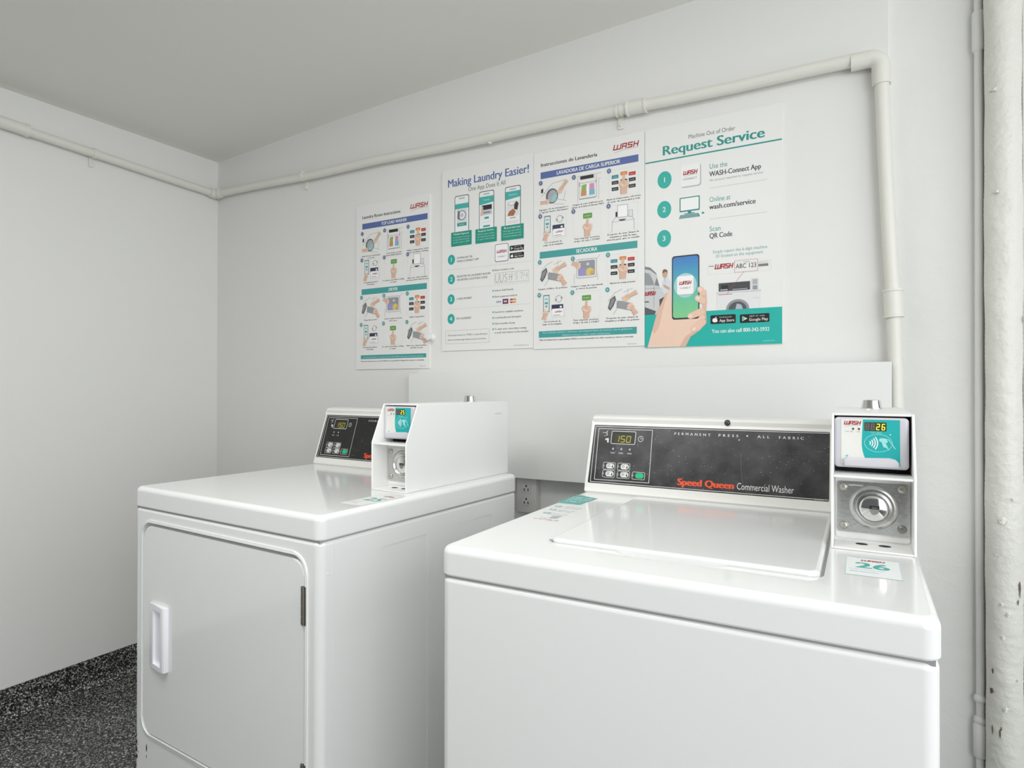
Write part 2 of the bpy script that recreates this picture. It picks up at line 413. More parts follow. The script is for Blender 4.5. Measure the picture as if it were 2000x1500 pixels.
def on_pipe(a, z, e=0.0008):   # a: sideways offset from the pipe axis seen from the room
    a = max(-PR * .98, min(PR * .98, a)); return Vector((a, -math.sqrt(max(0, (PR + e) ** 2 - a * a)), z))
def patch(a, z, w, h, seed, e=0.0012):
    rnd = random.Random(seed); bm = bmesh.new(); n = 11
    vs = [bm.verts.new(on_pipe(a + w * math.cos(2 * PI * k / n) * rnd.uniform(.4, 1), z + h * math.sin(2 * PI * k / n) * rnd.uniform(.5, 1), e)) for k in range(n)]
    c = bm.verts.new(on_pipe(a, z, e + .0005))
    for k in range(n): bm.faces.new((vs[k], vs[(k + 1) % n], c))
    return bm
for i, (a, z, w, h) in enumerate([(.0245, .700, .0022, .024), (.021, .668, .0018, .009), (-.028, .452, .004, .009), (-.026, .50, .002, .008), (-.027, .362, .0016, .014), (-.014, .360, .0018, .013), (-.012, .372, .0014, .006), (.032, 1.32, .001, .012)]):
    obj('bare_spot', patch(a, z, w, h, i), M_RUST, wrap, smooth=60)['label'] = 'brown bare spot where paint has flaked off'
def flake(a, z, s, seed):
    rnd = random.Random(seed); bm = bmesh.new(); n = 9
    vs = [bm.verts.new(on_pipe(a + s * math.cos(2 * PI * k / n) * rnd.uniform(.6, 1.1), z + s * .8 * math.sin(2 * PI * k / n) * rnd.uniform(.6, 1.1), .0006 + (.006 if k in (6, 7) else 0))) for k in range(n)]
    c = bm.verts.new(on_pipe(a, z, .005))
    for k in range(n): bm.faces.new((vs[k], vs[(k + 1) % n], c))
    return bm
for i, (a, z, s) in enumerate([(-.009, .855, .011), (.013, .905, .006), (-.02, .772, .003), (-.01, .66, .006), (.002, .64, .007), (-.008, .585, .006), (-.004, .42, .007), (.02, .49, .003), (-.022, 1.86, .009), (-.018, 1.62, .007)]):
    obj('paint_flake', flake(a, z, s, 50 + i), M_WRAP, wrap, smooth=30)
thin = thing('water_pipe', 'thin white painted pipe with collars beside the thick wrapped pipe', 'pipe', (0.2345, YB + RECESS - 0.0142, 0))
obj('pipe', tube([(0, 0, 0), (0.001, 0, 0.5), (0, 0, 1.1), (.001, 0, 1.7), (0, 0, 2.32)], 0.0085), M_PLASTER, thin, smooth=60)
for z0, z1, r in ((1.985, 2.075, .0125), (0.405, 0.412, .0125), (0.352, 0.36, .0125), (0.27, 0.345, .0135)):
    obj('collar', tube([(0, 0, z0 - .006), (0, 0, z0), (0, 0, z1), (0, 0, z1 + .006)], [.0086, r, r, .0086]), M_PLASTER, thin, smooth=40)

# ------------------------------------------------------------------ white cover panel, outlet, clip
PT = 0.06
cover = thing('wall_panel', 'long white board standing off the wall behind the machines, below the posters', 'wall panel', (-1.4405, YB, 0.868))
def panel_board():
    poly = [(0.0, -0.004), (1.491, 0.004), (1.491, 0.357), (0.0, 0.3415)]
    bm = prism(poly, -PT, -PT + 0.018, 'y')
    bmesh.ops.bevel(bm, geom=bm.edges[:], offset=0.0015, segments=2, profile=.5, affect='EDGES')
    return bm
obj('board', panel_board(), M_PANELW, cover, smooth=40, wn=True)
obj('top_rail', prism([(-PT + .018, .30), (0, .30), (0, .3405), (-PT + .018, .3405)], 0.0, 1.462, 'x'), M_PANELW, cover)
for x in (0.0, 1.444): obj('end_rail', rbox(x, x + .018, -PT + .018, 0, 0.0, .30), M_PANELW, cover)
outlet = thing('outlet', 'grey double socket outlet on the shadowed wall under the white panel', 'outlet', (-0.9725, YB, 0.8095))
obj('box', rbox(-.037, .037, -.028, 0, -.060, .060, rv=.003, axis='y'), M_OUTLET, outlet, smooth=40)
pl_ = obj('cover_plate', rbox(-.036, .036, -.032, -.0275, -.0585, .0585, rv=.004, rb=.0015, axis='y', seg=3), M_OUTLET, outlet, smooth=40)
for zc_ in (.0212, -.0212):
    r = obj('receptacle', rbox(-.0165, .0165, -.0335, -.031, zc_ - .0145, zc_ + .0145, rv=.008, axis='y', seg=4), M_OUTLET, outlet, smooth=40)
    s = join(join(rbox(-.0085, -.0055, -.0339, -.033, zc_ - .009, zc_ + .000), rbox(.0055, .0085, -.0339, -.033, zc_ - .009, zc_ + .000)), lathe([(0, .0006), (.0032, .0006), (.0032, 0)], 12, facing(0, -.0333, zc_ + .0075)))
    obj('slots', s, M_DARK, r)['label'] = 'black plug holes'
clip = thing('wall_clip', 'small white plastic clip at the right edge of the leftmost poster', 'clip', (-1.379, YB, 1.342))
cb = lathe([(0, 0), (.013, 0), (.013, .006), (.008, .009), (.008, .022), (.0105, .024), (.0105, .03), (0, .031)], 20, Matrix.Rotation(PI / 2, 4, 'X'))
obj('flange', cb, M_PLAST, clip, smooth=35)
obj('nozzle', tube([(0.002, -.022, 0), (-.008, -.024, 0), (-.020, -.022, .001)], [.0075, .0075, .006]), M_PLAST, clip, smooth=35)

# ------------------------------------------------------------------ posters
PTH = 0.005
def poster(name, label, x0, x1, z0, z1, tilt=0.0):
    t = thing(name, label, 'poster', (x0, YB, z0)); t.rotation_euler = (0, tilt, 0)
    obj('board', rbox(0, x1 - x0, -PTH, 0, 0, z1 - z0, rv=.0015, axis='y', seg=2), M_BOARD, t)
    return t
def pm(u, v, l): return (u / 1000, -PTH - 0.00022 * l, v / 1000)
def P(): return Print(pm)
OUT = (92, 92, 96)
def hand_point(p, u, v, s, l=3):
    """A fist seen from the front, index finger pointing up to (u, v); s is the length in mm."""
    p.poly([(u - .17 * s, v - 1.0 * s), (u + .15 * s, v - 1.0 * s), (u + .17 * s, v - .62 * s), (u - .16 * s, v - .62 * s)], SKIN, l)
    p.poly([(u - .26 * s, v - .42 * s), (u - .2 * s, v - .62 * s), (u - .16 * s, v - .74 * s), (u + .17 * s, v - .74 * s), (u + .27 * s, v - .55 * s), (u + .25 * s, v - .38 * s), (u - .06 * s, v - .3 * s), (u - .2 * s, v - .32 * s)], SKIN, l)
    p.capsule((u - .02 * s, v - .4 * s), (u, v - .06 * s), .075 * s, .055 * s, SKIN, l + 1)
    for k in range(3): p.capsule((u + (.07 + .075 * k) * s, v - .38 * s), (u + (.05 + .07 * k) * s, v - .56 * s), .05 * s, .045 * s, SKINL, l + 1)
    p.capsule((u - .2 * s, v - .48 * s), (u + .02 * s, v - .6 * s), .06 * s, .05 * s, SKINL, l + 2)
    for k in range(3): p.line([(u + (.033 + .07 * k) * s, v - .36 * s), (u + (.02 + .066 * k) * s, v - .56 * s)], .014 * s, SKIN2, l + 2)
    p.line([(u - .16 * s, v - .98 * s), (u - .17 * s, v - .66 * s), (u - .26 * s, v - .42 * s)], .016 * s, SKIN2, l + 2)
def arm(p, a, b, w, l=3, grip=True):
    """A forearm from a to the knuckles at b with four short fingers and a thumb."""
    dx, dy = b[0] - a[0], b[1] - a[1]; d = math.hypot(dx, dy); tx, ty = dx / d, dy / d; nx, ny = -ty, tx
    q = lambda s, t: (a[0] + tx * s * d + nx * t * w, a[1] + ty * s * d + ny * t * w)
    p.poly([q(0, -.5), q(.55, -.36), q(.72, -.55), q(1, -.5), q(1.02, .5), q(.72, .52), q(.55, .36), q(0, .5)], SKIN, l)
    for k in range(4): p.capsule(q(.93, -.4 + .27 * k), q(1.16 - .03 * abs(k - 1.5), -.42 + .27 * k), w * .14, w * .11, SKINL, l + 1)
    p.capsule(q(.72, .5), q(.98, .78), w * .16, w * .12, SKINL, l + 1)
    for k in range(3): p.line([q(.93, -.27 + .27 * k), q(1.1, -.28 + .27 * k)], w * .035, SKIN2, l + 2)
    p.line([q(0, .5), q(.55, .36), q(.72, .52)], w * .05, SKIN2, l + 2)
def frame(p, x, y, w, h): p.line([(x, y), (x + w, y), (x + w, y + h), (x, y + h)], .5, (214, 214, 214), 1, True)
def il_pour(p, x, y, w, h):
    X = lambda a: x + a * w; Y = lambda b: y + b * h
    p.line([(X(.02), Y(.45)), (X(.45), Y(.92)), (X(.98), Y(.98))], .7, OUT, 2); p.line([(X(.55), Y(.3)), (X(.98), Y(.15))], .7, OUT, 2)
    p.line([(X(.1), Y(.62)), (X(.35), Y(.42)), (X(.5), Y(.1)), (X(.9), Y(.02))], .6, OUT, 2); p.line([(X(.88), Y(.2)), (X(.96), Y(.55))], .6, OUT, 2)
    p.poly([(X(.02), Y(.58)), (X(.1), Y(.62)), (X(.1), Y(.78)), (X(.02), Y(.74))], BLACK, 2)
    p.ell(X(.44), Y(.42), .23 * w, .3 * h, (96, 98, 104), 2); p.ell(X(.46), Y(.41), .18 * w, .25 * h, (176, 180, 184), 3)
    p.poly([(X(.4), Y(.16)), (X(.6), Y(.22)), (X(.62), Y(.5)), (X(.5), Y(.45)), (X(.44), Y(.3))], (150, 205, 208), 4)
    for k in range(4): p.arc(X(.46), Y(.41), .05 * w * (k + .6), 20, 200, .4, (120, 122, 126), 4)
    arm(p, (X(1.0), Y(.95)), (X(.72), Y(.55)), .13 * w, 5)
    arm(p, (X(.0), Y(.2)), (X(.3), Y(.2)), .12 * w, 5)
def il_load(p, x, y, w, h):
    X = lambda a: x + a * w; Y = lambda b: y + b * h
    p.line([(X(.15), Y(0)), (X(.15), Y(1)), (X(.98), Y(1))], .6, OUT, 2); p.line([(X(.9), Y(.02)), (X(.9), Y(.8)), (X(.98), Y(.8))], .6, OUT, 2)
    p.rect(X(.24), X(.72), Y(.86), Y(.99), BLACK, 2); p.rect(X(.74), X(.85), Y(.84), Y(1), (225, 225, 226), 2)
    p.line([(X(.2), Y(.12)), (X(.82), Y(.12)), (X(.82), Y(.72)), (X(.2), Y(.72))], .7, OUT, 2, True)
    p.poly([(X(.25), Y(.2)), (X(.77), Y(.2)), (X(.74), Y(.66)), (X(.28), Y(.66))], (232, 234, 236), 2)
    p.poly([(X(.28), Y(.44)), (X(.3), Y(.64)), (X(.47), Y(.66)), (X(.45), Y(.45)), (X(.36), Y(.38))], (146, 180, 92), 3)
    p.poly([(X(.26), Y(.22)), (X(.28), Y(.44)), (X(.36), Y(.4)), (X(.46), Y(.44)), (X(.46), Y(.22))], (206, 142, 100), 3)
    p.poly([(X(.57), Y(.44)), (X(.58), Y(.66)), (X(.74), Y(.65)), (X(.74), Y(.44)), (X(.66), Y(.4))], (214, 150, 190), 3)
    p.poly([(X(.56), Y(.22)), (X(.57), Y(.44)), (X(.66), Y(.4)), (X(.75), Y(.44)), (X(.76), Y(.22))], (116, 186, 206), 3)
    p.rr(X(.475), X(.555), Y(.2), Y(.66), 1.2, (250, 250, 250), 4); p.line([(X(.22), Y(.1)), (X(.8), Y(.1))], 1.0, OUT, 3)
    p.line([(X(.2), Y(.78)), (X(.22), Y(.6))], 1.2, (190, 60, 70), 4); p.line([(X(.82), Y(.82)), (X(.8), Y(.66))], 1.2, (190, 60, 70), 4)
def il_buttons(p, x, y, w, h):
    X = lambda a: x + a * w; Y = lambda b: y + b * h
    frame(p, x, y, w, h)
    for a, b, c, t in ((.1, .68, (56, 140, 156), 'COLD'), (.4, .76, (224, 138, 60), 'WARM'), (.68, .7, (196, 44, 44), 'HOT'), (.1, .46, BLACK, 'NORMAL'), (.68, .48, BLACK, 'SOIL'), (.1, .22, BLACK, 'HEAVY'), (.68, .24, BLACK, 'EXTRA')):
        p.rr(X(a), X(a + .23), Y(b), Y(b + .13), 1.6, c, 2); p.text(t, X(a + .115), Y(b + .04), 2.6, (235, 235, 235), width=.15 * w, align='c', l=3, res=1)
    p.rr(X(.4), X(.63), Y(.46), Y(.6), 1.6, (60, 50, 46), 2)
    hand_point(p, X(.52), Y(.8), .66 * h * w / 95 * 1.15, 4)
def il_pay(p, x, y, w, h):
    X = lambda a: x + a * w; Y = lambda b: y + b * h
    frame(p, x, y, w, h)
    p.rr(X(.16), X(.4), Y(.3), Y(.98), 2.2, (58, 60, 66), 2); p.rr(X(.178), X(.382), Y(.33), Y(.95), 1.8, (214, 234, 234), 3)
    p.rect(X(.22), X(.34), Y(.62), Y(.7), (90, 160, 160), 4); p.rect(X(.22), X(.34), Y(.8), Y(.84), (140, 170, 175), 4); p.rect(X(.25), X(.31), Y(.5), Y(.56), (190, 80, 80), 4)
    arm(p, (X(.18), Y(0)), (X(.27), Y(.3)), .17 * w, 5)
    for k, (a0, a1) in enumerate(((30, 170), (210, 350))):
        p.arc(X(.75), Y(.8), .11 * w, a0, a1, 1.5, (150, 154, 158), 2)
    p.poly([(X(.6), Y(.8)), (X(.69), Y(.8)), (X(.64), Y(.7))], (150, 154, 158), 2); p.poly([(X(.82), Y(.8)), (X(.91), Y(.8)), (X(.86), Y(.9))], (150, 154, 158), 2)
    p.rr(X(.48), X(.92), Y(.36), Y(.58), 1.6, (48, 54, 84), 2); p.ell(X(.83), Y(.48), .045 * w, .045 * h, (230, 230, 230), 3)
    p.rr(X(.5), X(.94), Y(.1), Y(.42), 1.6, (248, 248, 248), 4); p.line([(X(.5), Y(.1)), (X(.94), Y(.1)), (X(.94), Y(.42)), (X(.5), Y(.42))], .4, OUT, 4, True)
    wash_logo(p, X(.6), Y(.26), .28 * w, .07 * h, l=5, swoosh=False); p.rect(X(.55), X(.82), Y(.15), Y(.17), GREY, 5)
def il_start(p, x, y, w, h, t='START'):
    X = lambda a: x + a * w; Y = lambda b: y + b * h
    frame(p, x, y, w, h)
    p.rr(X(.36), X(.68), Y(.66), Y(.86), 2.0, (94, 158, 66), 2); p.text(t, X(.52), Y(.73), 4.0, (232, 240, 226), width=.24 * w, align='c', l=3, res=1)
    hand_point(p, X(.52), Y(.68), .66 * h * w / 95 * 1.1, 4)
def il_after(p, x, y, w, h):
    X = lambda a: x + a * w; Y = lambda b: y + b * h
    p.line([(X(.12), Y(.0)), (X(.14), Y(.4)), (X(.28), Y(.56)), (X(.74), Y(.54)), (X(.88), Y(.4)), (X(.88), Y(.02))], .7, OUT, 2)
    p.line([(X(.14), Y(.38)), (X(.88), Y(.38))], .6, OUT, 2)
    p.rr(X(.32), X(.66), Y(.52), Y(.97), 1.4, (250, 250, 250), 3); p.line([(X(.32), Y(.52)), (X(.66), Y(.52)), (X(.66), Y(.97)), (X(.32), Y(.97))], .8, OUT, 4, True)
    p.rr(X(.7), X(.83), Y(.5), Y(.74), 1.4, (228, 228, 230), 3); p.line([(X(.7), Y(.5)), (X(.83), Y(.5)), (X(.83), Y(.74)), (X(.7), Y(.74))], .6, OUT, 4, True)
    p.rect(X(.25), X(.31), Y(.56), Y(.74), BLACK, 3)
    p.poly([(X(.34), Y(.44)), (X(.62), Y(.44)), (X(.54), Y(.39)), (X(.42), Y(.39))], BLACK, 4); frame(p, x, y, w, h)
def il_lint(p, x, y, w, h):
    X = lambda a: x + a * w; Y = lambda b: y + b * h
    p.line([(X(.02), Y(.55)), (X(.25), Y(.86)), (X(.5), Y(.98))], .7, OUT, 2); p.line([(X(.3), Y(.6)), (X(.35), Y(.28)), (X(.2), Y(.05))], .7, OUT, 2); p.line([(X(.55), Y(.86)), (X(.86), Y(.98))], .6, OUT, 2); p.line([(X(.7), Y(.8)), (X(.7), Y(1))], .5, OUT, 2)
    p.poly([(X(.02), Y(.3)), (X(.1), Y(.62)), (X(.26), Y(.76)), (X(.3), Y(.62)), (X(.22), Y(.38)), (X(.1), Y(.2))], (92, 94, 98), 3)
    p.poly([(X(.06), Y(.34)), (X(.12), Y(.58)), (X(.24), Y(.68)), (X(.26), Y(.6)), (X(.18), Y(.4)), (X(.1), Y(.28))], (140, 142, 146), 4)
    p.poly([(X(.32), Y(.3)), (X(.36), Y(.56)), (X(.86), Y(.42)), (X(.82), Y(.16))], (158, 160, 164), 3)
    for k in range(6): p.line([(X(.36 + .08 * k), Y(.3 - .02 * k)), (X(.39 + .08 * k), Y(.53 - .022 * k))], .4, (120, 122, 126), 4)
    p.line([(X(.32), Y(.3)), (X(.36), Y(.56)), (X(.86), Y(.42)), (X(.82), Y(.16))], .6, OUT, 4, True)
    arm(p, (X(1.0), Y(.84)), (X(.58), Y(.62)), .15 * w, 5)
    arm(p, (X(.98), Y(.02)), (X(.78), Y(.36)), .17 * w, 5)
def il_dryload(p, x, y, w, h):
    X = lambda a: x + a * w; Y = lambda b: y + b * h
    p.line([(X(.06), Y(0)), (X(.06), Y(.4))], .6, OUT, 2); p.line([(X(.9), Y(.1)), (X(.9), Y(.35))], .6, OUT, 2); p.line([(X(.86), Y(.9)), (X(.98), Y(1.05))], .6, OUT, 2)
    p.poly(rrect(X(.14), X(.86), Y(.22), Y(.94), 6), (226, 228, 230), 2)
    pts = rrect(X(.14), X(.86), Y(.22), Y(.94), 6); p.line(pts, .8, OUT, 3, True)
    p.poly(rrect(X(.2), X(.8), Y(.3), Y(.88), 5), (150, 152, 158), 3)
    p.poly([(X(.2), Y(.36)), (X(.24), Y(.58)), (X(.4), Y(.64)), (X(.5), Y(.52)), (X(.48), Y(.32)), (X(.28), Y(.3))], (160, 150, 200), 4)
    p.poly([(X(.48), Y(.34)), (X(.5), Y(.54)), (X(.64), Y(.6)), (X(.78), Y(.5)), (X(.78), Y(.36)), (X(.6), Y(.3))], (214, 204, 110), 4)
    p.poly([(X(.62), Y(.34)), (X(.66), Y(.46)), (X(.78), Y(.48)), (X(.76), Y(.34))], (226, 160, 110), 5)
    p.ell(X(.55), Y(.74), .06 * w, .06 * h, (206, 208, 212), 4)
    arm(p, (X(-.02), Y(.84)), (X(.24), Y(.66)), .15 * w, 6)
def instructions(t, S, x0, x1, ys):
    """The two instruction posters share one layout: two banners, twelve pictures, captions."""
    W_ = x1 - x0; cw = W_ * 0.285; step = (W_ - cw) / 2
    p = P(); p.text(S['title'], x0, ys['title'], 11.5, BLACK, width=ys['tw'], res=3, l=1, bold=.022); p.build('heading', t)
    p = P(); wash_logo(p, x1 - 82, ys['logo'], 84, 17, l=1); p.build('logo', t, 'red slanted lettering with a thin swoosh')
    p = P(); p.rect(x0, x1, ys['ban'], ys['ban'] + 22, BLUE, 1).text(S['b1'], (x0 + x1) / 2, ys['ban'] + 5.5, 11.5, WHITE, width=S['w1'], align='c', bold=.03, l=2, res=3); p.build('banner', t, 'blue banner with white capitals')
    p = P(); p.rect(x0 - 3, x1 - 3, ys['teal'], ys['teal'] + 22, (66, 160, 158), 1).text(S['b2'], (x0 + x1) / 2 - 3, ys['teal'] + 5.5, 11.5, WHITE, width=S['w2'], align='c', bold=.03, l=2, res=3); p.build('banner', t, 'teal banner with white capitals')
    rows = [(0, ys['r'][0], (il_pour, il_load, il_buttons)), (0, ys['r'][1], (il_pay, il_start, il_after)), (1, ys['r'][2], (il_lint, il_dryload, il_buttons)), (1, ys['r'][3], (il_pay, il_start, il_lint))]
    n = 0
    for ri, (tl, y, fns) in enumerate(rows):
        ox = -1.6 * ri
        for ci, fn in enumerate(fns):
            x = x0 + ox + ci * step
            p = P(); fn(p, x, y, cw, 82)
            c = (92, 106, 150) if tl == 0 else (72, 160, 158)
            p.ell(x + 1, y + 82, 6.5, 7.5, c, 8); p.text(str(ci + 1 + 3 * (ri % 2)), x + 1, y + 79, 6.5, WHITE, align='c', bold=.02, l=9, res=1)
            p.build('illustration', t)
            caps = P()
            for li, s in enumerate(S['caps'][n]):
                caps.text(s, x + cw / 2, y - 9 - 8.2 * li, 4.8, (50, 50, 54), width=min(len(s) * 3.9, cw * 1.16), align='c', l=1, res=1, bold=.03)
            caps.build('caption', t); n += 1
    p = P(); p.rect(x0 - 6, x1 - 5, ys['bb'][0], ys['bb'][1], (66, 160, 158), 1); bh = ys['bb'][1] - ys['bb'][0]
    nl = len(S['bb'])
    for k, s in enumerate(S['bb']): p.text(s, (x0 + x1) / 2 - 5, ys['bb'][0] + bh * (nl - k - .72) / nl, min(4.6, bh / nl * .5), (226, 240, 238), width=(W_ * .92 if k == 0 else W_ * .5), align='c', l=2, res=1)
    p.build('banner', t, 'thin teal banner of small white print')
    p = P(); p.text(S['foot'], x0 - 5, ys['foot'], 4.6, (50, 50, 54), width=W_ * .97, l=1, res=1, bold=.03); p.text(S['code'], x1 - 6, ys['foot'] - 22, 3.4, GREY, width=30, align='r', l=1, res=1); p.build('small_print', t)

tA = poster('poster', 'narrow English laundry room instructions poster hanging lower, leftmost on the wall', -1.7475, -1.3885, 1.2305, 1.8690)
instructions(tA, dict(title='Laundry Room Instructions', b1='TOP LOAD WASHER', w1=124, b2='DRYER', w2=44,
    caps=[('Add 1/2 cup of detergent', 'or 1 pods'), ('Load clothes evenly', 'below MAX fill lines'), ('Adjust temperature, select', 'cycle and fabric settings'), ('Use payment method', 'on machine'), ('To start, press fabric setting', 'or start'), ('After use, clean machine', 'and keep hatch with lid open'), ('Clean lint screen',), ('Load 1 washer load and', 'close door'), ('Adjust temperature',), ('Use payment method', 'on machine'), ('To start, press fabric setting', 'or start'), ('After use, clean machine', 'and lint screen')],
    bb=['For instructional videos or to report service use the WASH-Connect app or visit wash.com/service'], foot='Please use machines at your own risk. WASH is not responsible for damage due to misuse or overloading.', code='12345-10/2021'),
    31, 349, dict(title=587, tw=191, logo=594, ban=546, teal=290.5, r=[447, 344, 198, 92], bb=(40, 55), foot=29))
tB2 = poster('poster', 'Spanish laundry instructions poster with blue and teal banners, third from left', -0.9610, -0.5838, 1.2872, 1.9348)
instructions(tB2, dict(title='Instrucciones de Lavandería', b1='LAVADORA DE CARGA SUPERIOR', w1=216, b2='SECADORA', w2=72,
    caps=[('Agregue 1/2 de detergente o', '1 cápsula dentro del tambor'), ('Cargue la ropa uniforme por', 'debajo de la línea de llenado MAX'), ('Ajuste la temperatura, seleccione', 'el ciclo de suciedad y tela'), ('Use el método de', 'pago en la máquina'), ('Para empezar, presione', 'el tipo de tela o START'), ('Después de usar, limpie la', 'máquina y deje la tapa', 'abierta para que se ventile'), ('Limpie el filtro de pelusas',), ('Cargue 1 carga de ropa lavada', 'y cierre la puerta'), ('Ajuste la temperatura',), ('Use el método de', 'pago en la máquina'), ('Para empezar, presione', 'el tipo de tela o START'), ('Después de usar, limpie la', 'máquina y el filtro de pelusas')],
    bb=['Para solicitar servicio o informar una máquina fuera de servicio, use la aplicación', 'WASH-Connect o visite wash.com/service.'], foot='Utilice las máquinas bajo su responsabilidad. WASH no se hace responsable de los daños causados por mal uso o sobrecarga.', code='12345-10/2021'),
    26, 358, dict(title=599, tw=199, logo=606, ban=558.5, teal=297, r=[463, 354, 203, 95], bb=(37, 58), foot=27))

tB1 = poster('poster', 'white app poster headed Making Laundry Easier, with three phones, second from left', -1.3335, -0.9622, 1.2915, 1.9385)
def numbers(t, pts, r=15.5, ry=18, c=TEAL):
    for k, (u, v) in enumerate(pts):
        p = P(); p.ell(u, v, r, ry, c, 1, 36); p.text(str(k + 1), u, v - 7, 14.5, WHITE, align='c', bold=.015, l=2, res=3); p.build('number_badge', t)
def text_rows(t, rows, cap, c, res, bold=0.0):
    for s, u, v, w in rows:
        p = P(); p.text(s, u, v, cap, c, width=w, l=1, res=res, bold=bold); p.build('text_line', t)
p = P(); p.text('Making Laundry Easier!', 24, 585, 27, BLUE, width=333, l=1, res=4, bold=.022); p.build('heading', tB1, 'blue heading')
p = P(); p.text('One App Does It All', 113, 559, 15, (110, 110, 116), width=152, l=1, res=3); p.build('heading', tB1, 'grey heading under the blue one')
for k, u in enumerate((55.5, 158.5, 263)):
    p = P(); p.poly(rrect(u, u + 61, 412, 549, 7), (66, 66, 72), 1).poly(rrect(u + 2.2, u + 58.8, 412, 546.5, 6), (240, 242, 242), 2)
    p.rr(u + 18, u + 43, 536, 541, 1.5, (180, 190, 196), 3)
    if k == 0:
        p.rect(u + 2.5, u + 58.5, 502, 520, (70, 178, 170), 3); p.rect(u + 10, u + 52, 446, 500, (220, 222, 224), 3)
        p.ell(u + 32, u * 0 + 478, 17, 18, (150, 152, 156), 4).ell(u + 32, 478, 13, 14, (236, 238, 240), 5).ell(u + 32, 478, 6, 7, (190, 194, 198), 6)
        p.poly([(u + 12, 468), (u + 22, 462), (u + 23, 492), (u + 14, 496)], (120, 124, 128), 6); p.rr(u + 11, u + 51, 440, 452, 2, (60, 160, 154), 4)
        p.text('Pay Now', u + 31, 444, 4, WHITE, align='c', l=5, res=1)
    elif k == 1:
        p.poly([(u + 2.5, 502), (u + 58.5, 508), (u + 58.5, 530), (u + 2.5, 530)], (70, 178, 170), 3); p.text('Request', u + 31, 516, 5, WHITE, align='c', l=4, res=1)
        p.rect(u + 8, u + 52, 466, 500, (198, 202, 206), 3).rect(u + 14, u + 52, 484, 500, BLACK, 4); p.capsule((u + 10, 468), (u + 15, 492), 4, 3, SKIN, 5); p.rect(u + 18, u + 46, 472, 476, GREY, 4)
        p.rect(u + 22, u + 40, 452, 459, (60, 160, 154), 3).rect(u + 17, u + 44, 424, 430, (60, 160, 154), 3).rect(u + 12, u + 48, 440, 441, LGREY, 3)
    else:
        p.poly([(u + 2.5, 504), (u + 58.5, 510), (u + 58.5, 532), (u + 2.5, 532)], (70, 178, 170), 3); p.text('Resources', u + 31, 518, 5, WHITE, align='c', l=4, res=1)
        p.rect(u + 8, u + 54, 448, 498, (230, 226, 224), 3); p.ell(u + 26, 490, 14, 8, (196, 200, 202), 4).ell(u + 26, 491, 11, 5.5, (240, 240, 240), 5)
        p.poly([(u + 36, 470), (u + 48, 466), (u + 53, 488), (u + 44, 497), (u + 36, 484)], (60, 56, 54), 5).poly([(u + 10, 450), (u + 34, 448), (u + 42, 462), (u + 32, 472), (u + 16, 464)], (170, 110, 80), 5)
        p.rect(u + 20, u + 42, 440, 443, (150, 152, 156), 3); [p.rect(u + 9, u + 52, 424 + 6 * j, 426 + 6 * j, (226, 206, 200), 3) for j in range(2)]
    p.build('phone_picture', tB1)
for u, v, h, lines in ((41, 371, ' Mobile Payment', ('Load value and pay', 'for laundry from your', 'mobile device 24/7')), (144, 370, 'Request Service', ('Submit service request', 'directly from the app', 'to get it fixed fast')), (248.5, 368, 'Resources', ('Find tips and videos', 'about laundry and care', 'for all your laundry needs'))):
    p = P(); p.rr(u, u + 87, v, v + 50, 2, (30, 150, 130), 6); p.text(h.strip(), u + 43.5, v + 39, 6.2, WHITE, width=64, align='c', bold=.02, l=7, res=1)
    for k, s in enumerate(lines): p.text(s, u + 43.5, v + 29 - 9 * k, 4.4, (206, 232, 226), width=70, align='c', l=7, res=1)
    p.build('caption_box', tB1, 'green box of white print')
numbers(tB1, ((41.5, 325), (41.5, 255), (40.5, 183.5), (40.5, 113.5)))
text_rows(tB1, (('DOWNLOAD THE', 65, 325, 66), ('WASH-CONNECT APP', 65, 313, 92), ('REGISTER IN LAUNDRY ROOM', 65, 259, 140), ('OR ENTER LOCATION CODE', 65, 247, 128), ('LOAD MONEY', 65, 180, 64), ('DO LAUNDRY', 63, 110, 64)), 7, (96, 98, 102), 2, .018)
text_rows(tB1, (('Enter location code', 222, 268, 76), ('Select Add Funds', 222, 198, 74), ('Enter payment method', 222, 177, 88), ('Search for available machines', 222, 124, 112), ('Load laundry and detergent', 222, 105, 104), ('Select machine & pay', 222, 85, 80), ('To start cycle, select fabric setting', 222, 66, 124), ('or push start button on the machine', 222, 54, 132)), 6, (84, 86, 90), 1, .02)
for v in (271, 201, 180, 127.5, 108, 88, 69): p = P(); p.ell(216, v, 2.6, 3, (44, 150, 142), 1, 12); p.build('bullet', tB1)
p = P(); p.text('1234-WASH-5/21', 356, 9, 3.4, GREY, width=60, align='r', l=1, res=1); p.build('small_print', tB1)
for v in (288.5, 218.5, 147.5):
    p = P(); [p.rect(27 + k * 6, 30.6 + k * 6, v, v + .7, (160, 162, 164), 1) for k in range(56)]; p.build('divider_line', tB1)
p = P(); p.poly(rrect(223, 277, 298, 359, 7), (120, 122, 126), 1).poly(rrect(225, 275, 300.5, 357, 6), (244, 244, 244), 2); wash_logo(p, 230, 328, 40, 10, l=3, swoosh=False); p.text('CONNECT', 250, 313, 5.2, GREY, width=34, align='c', l=3, res=1); p.build('app_icon', tB1)
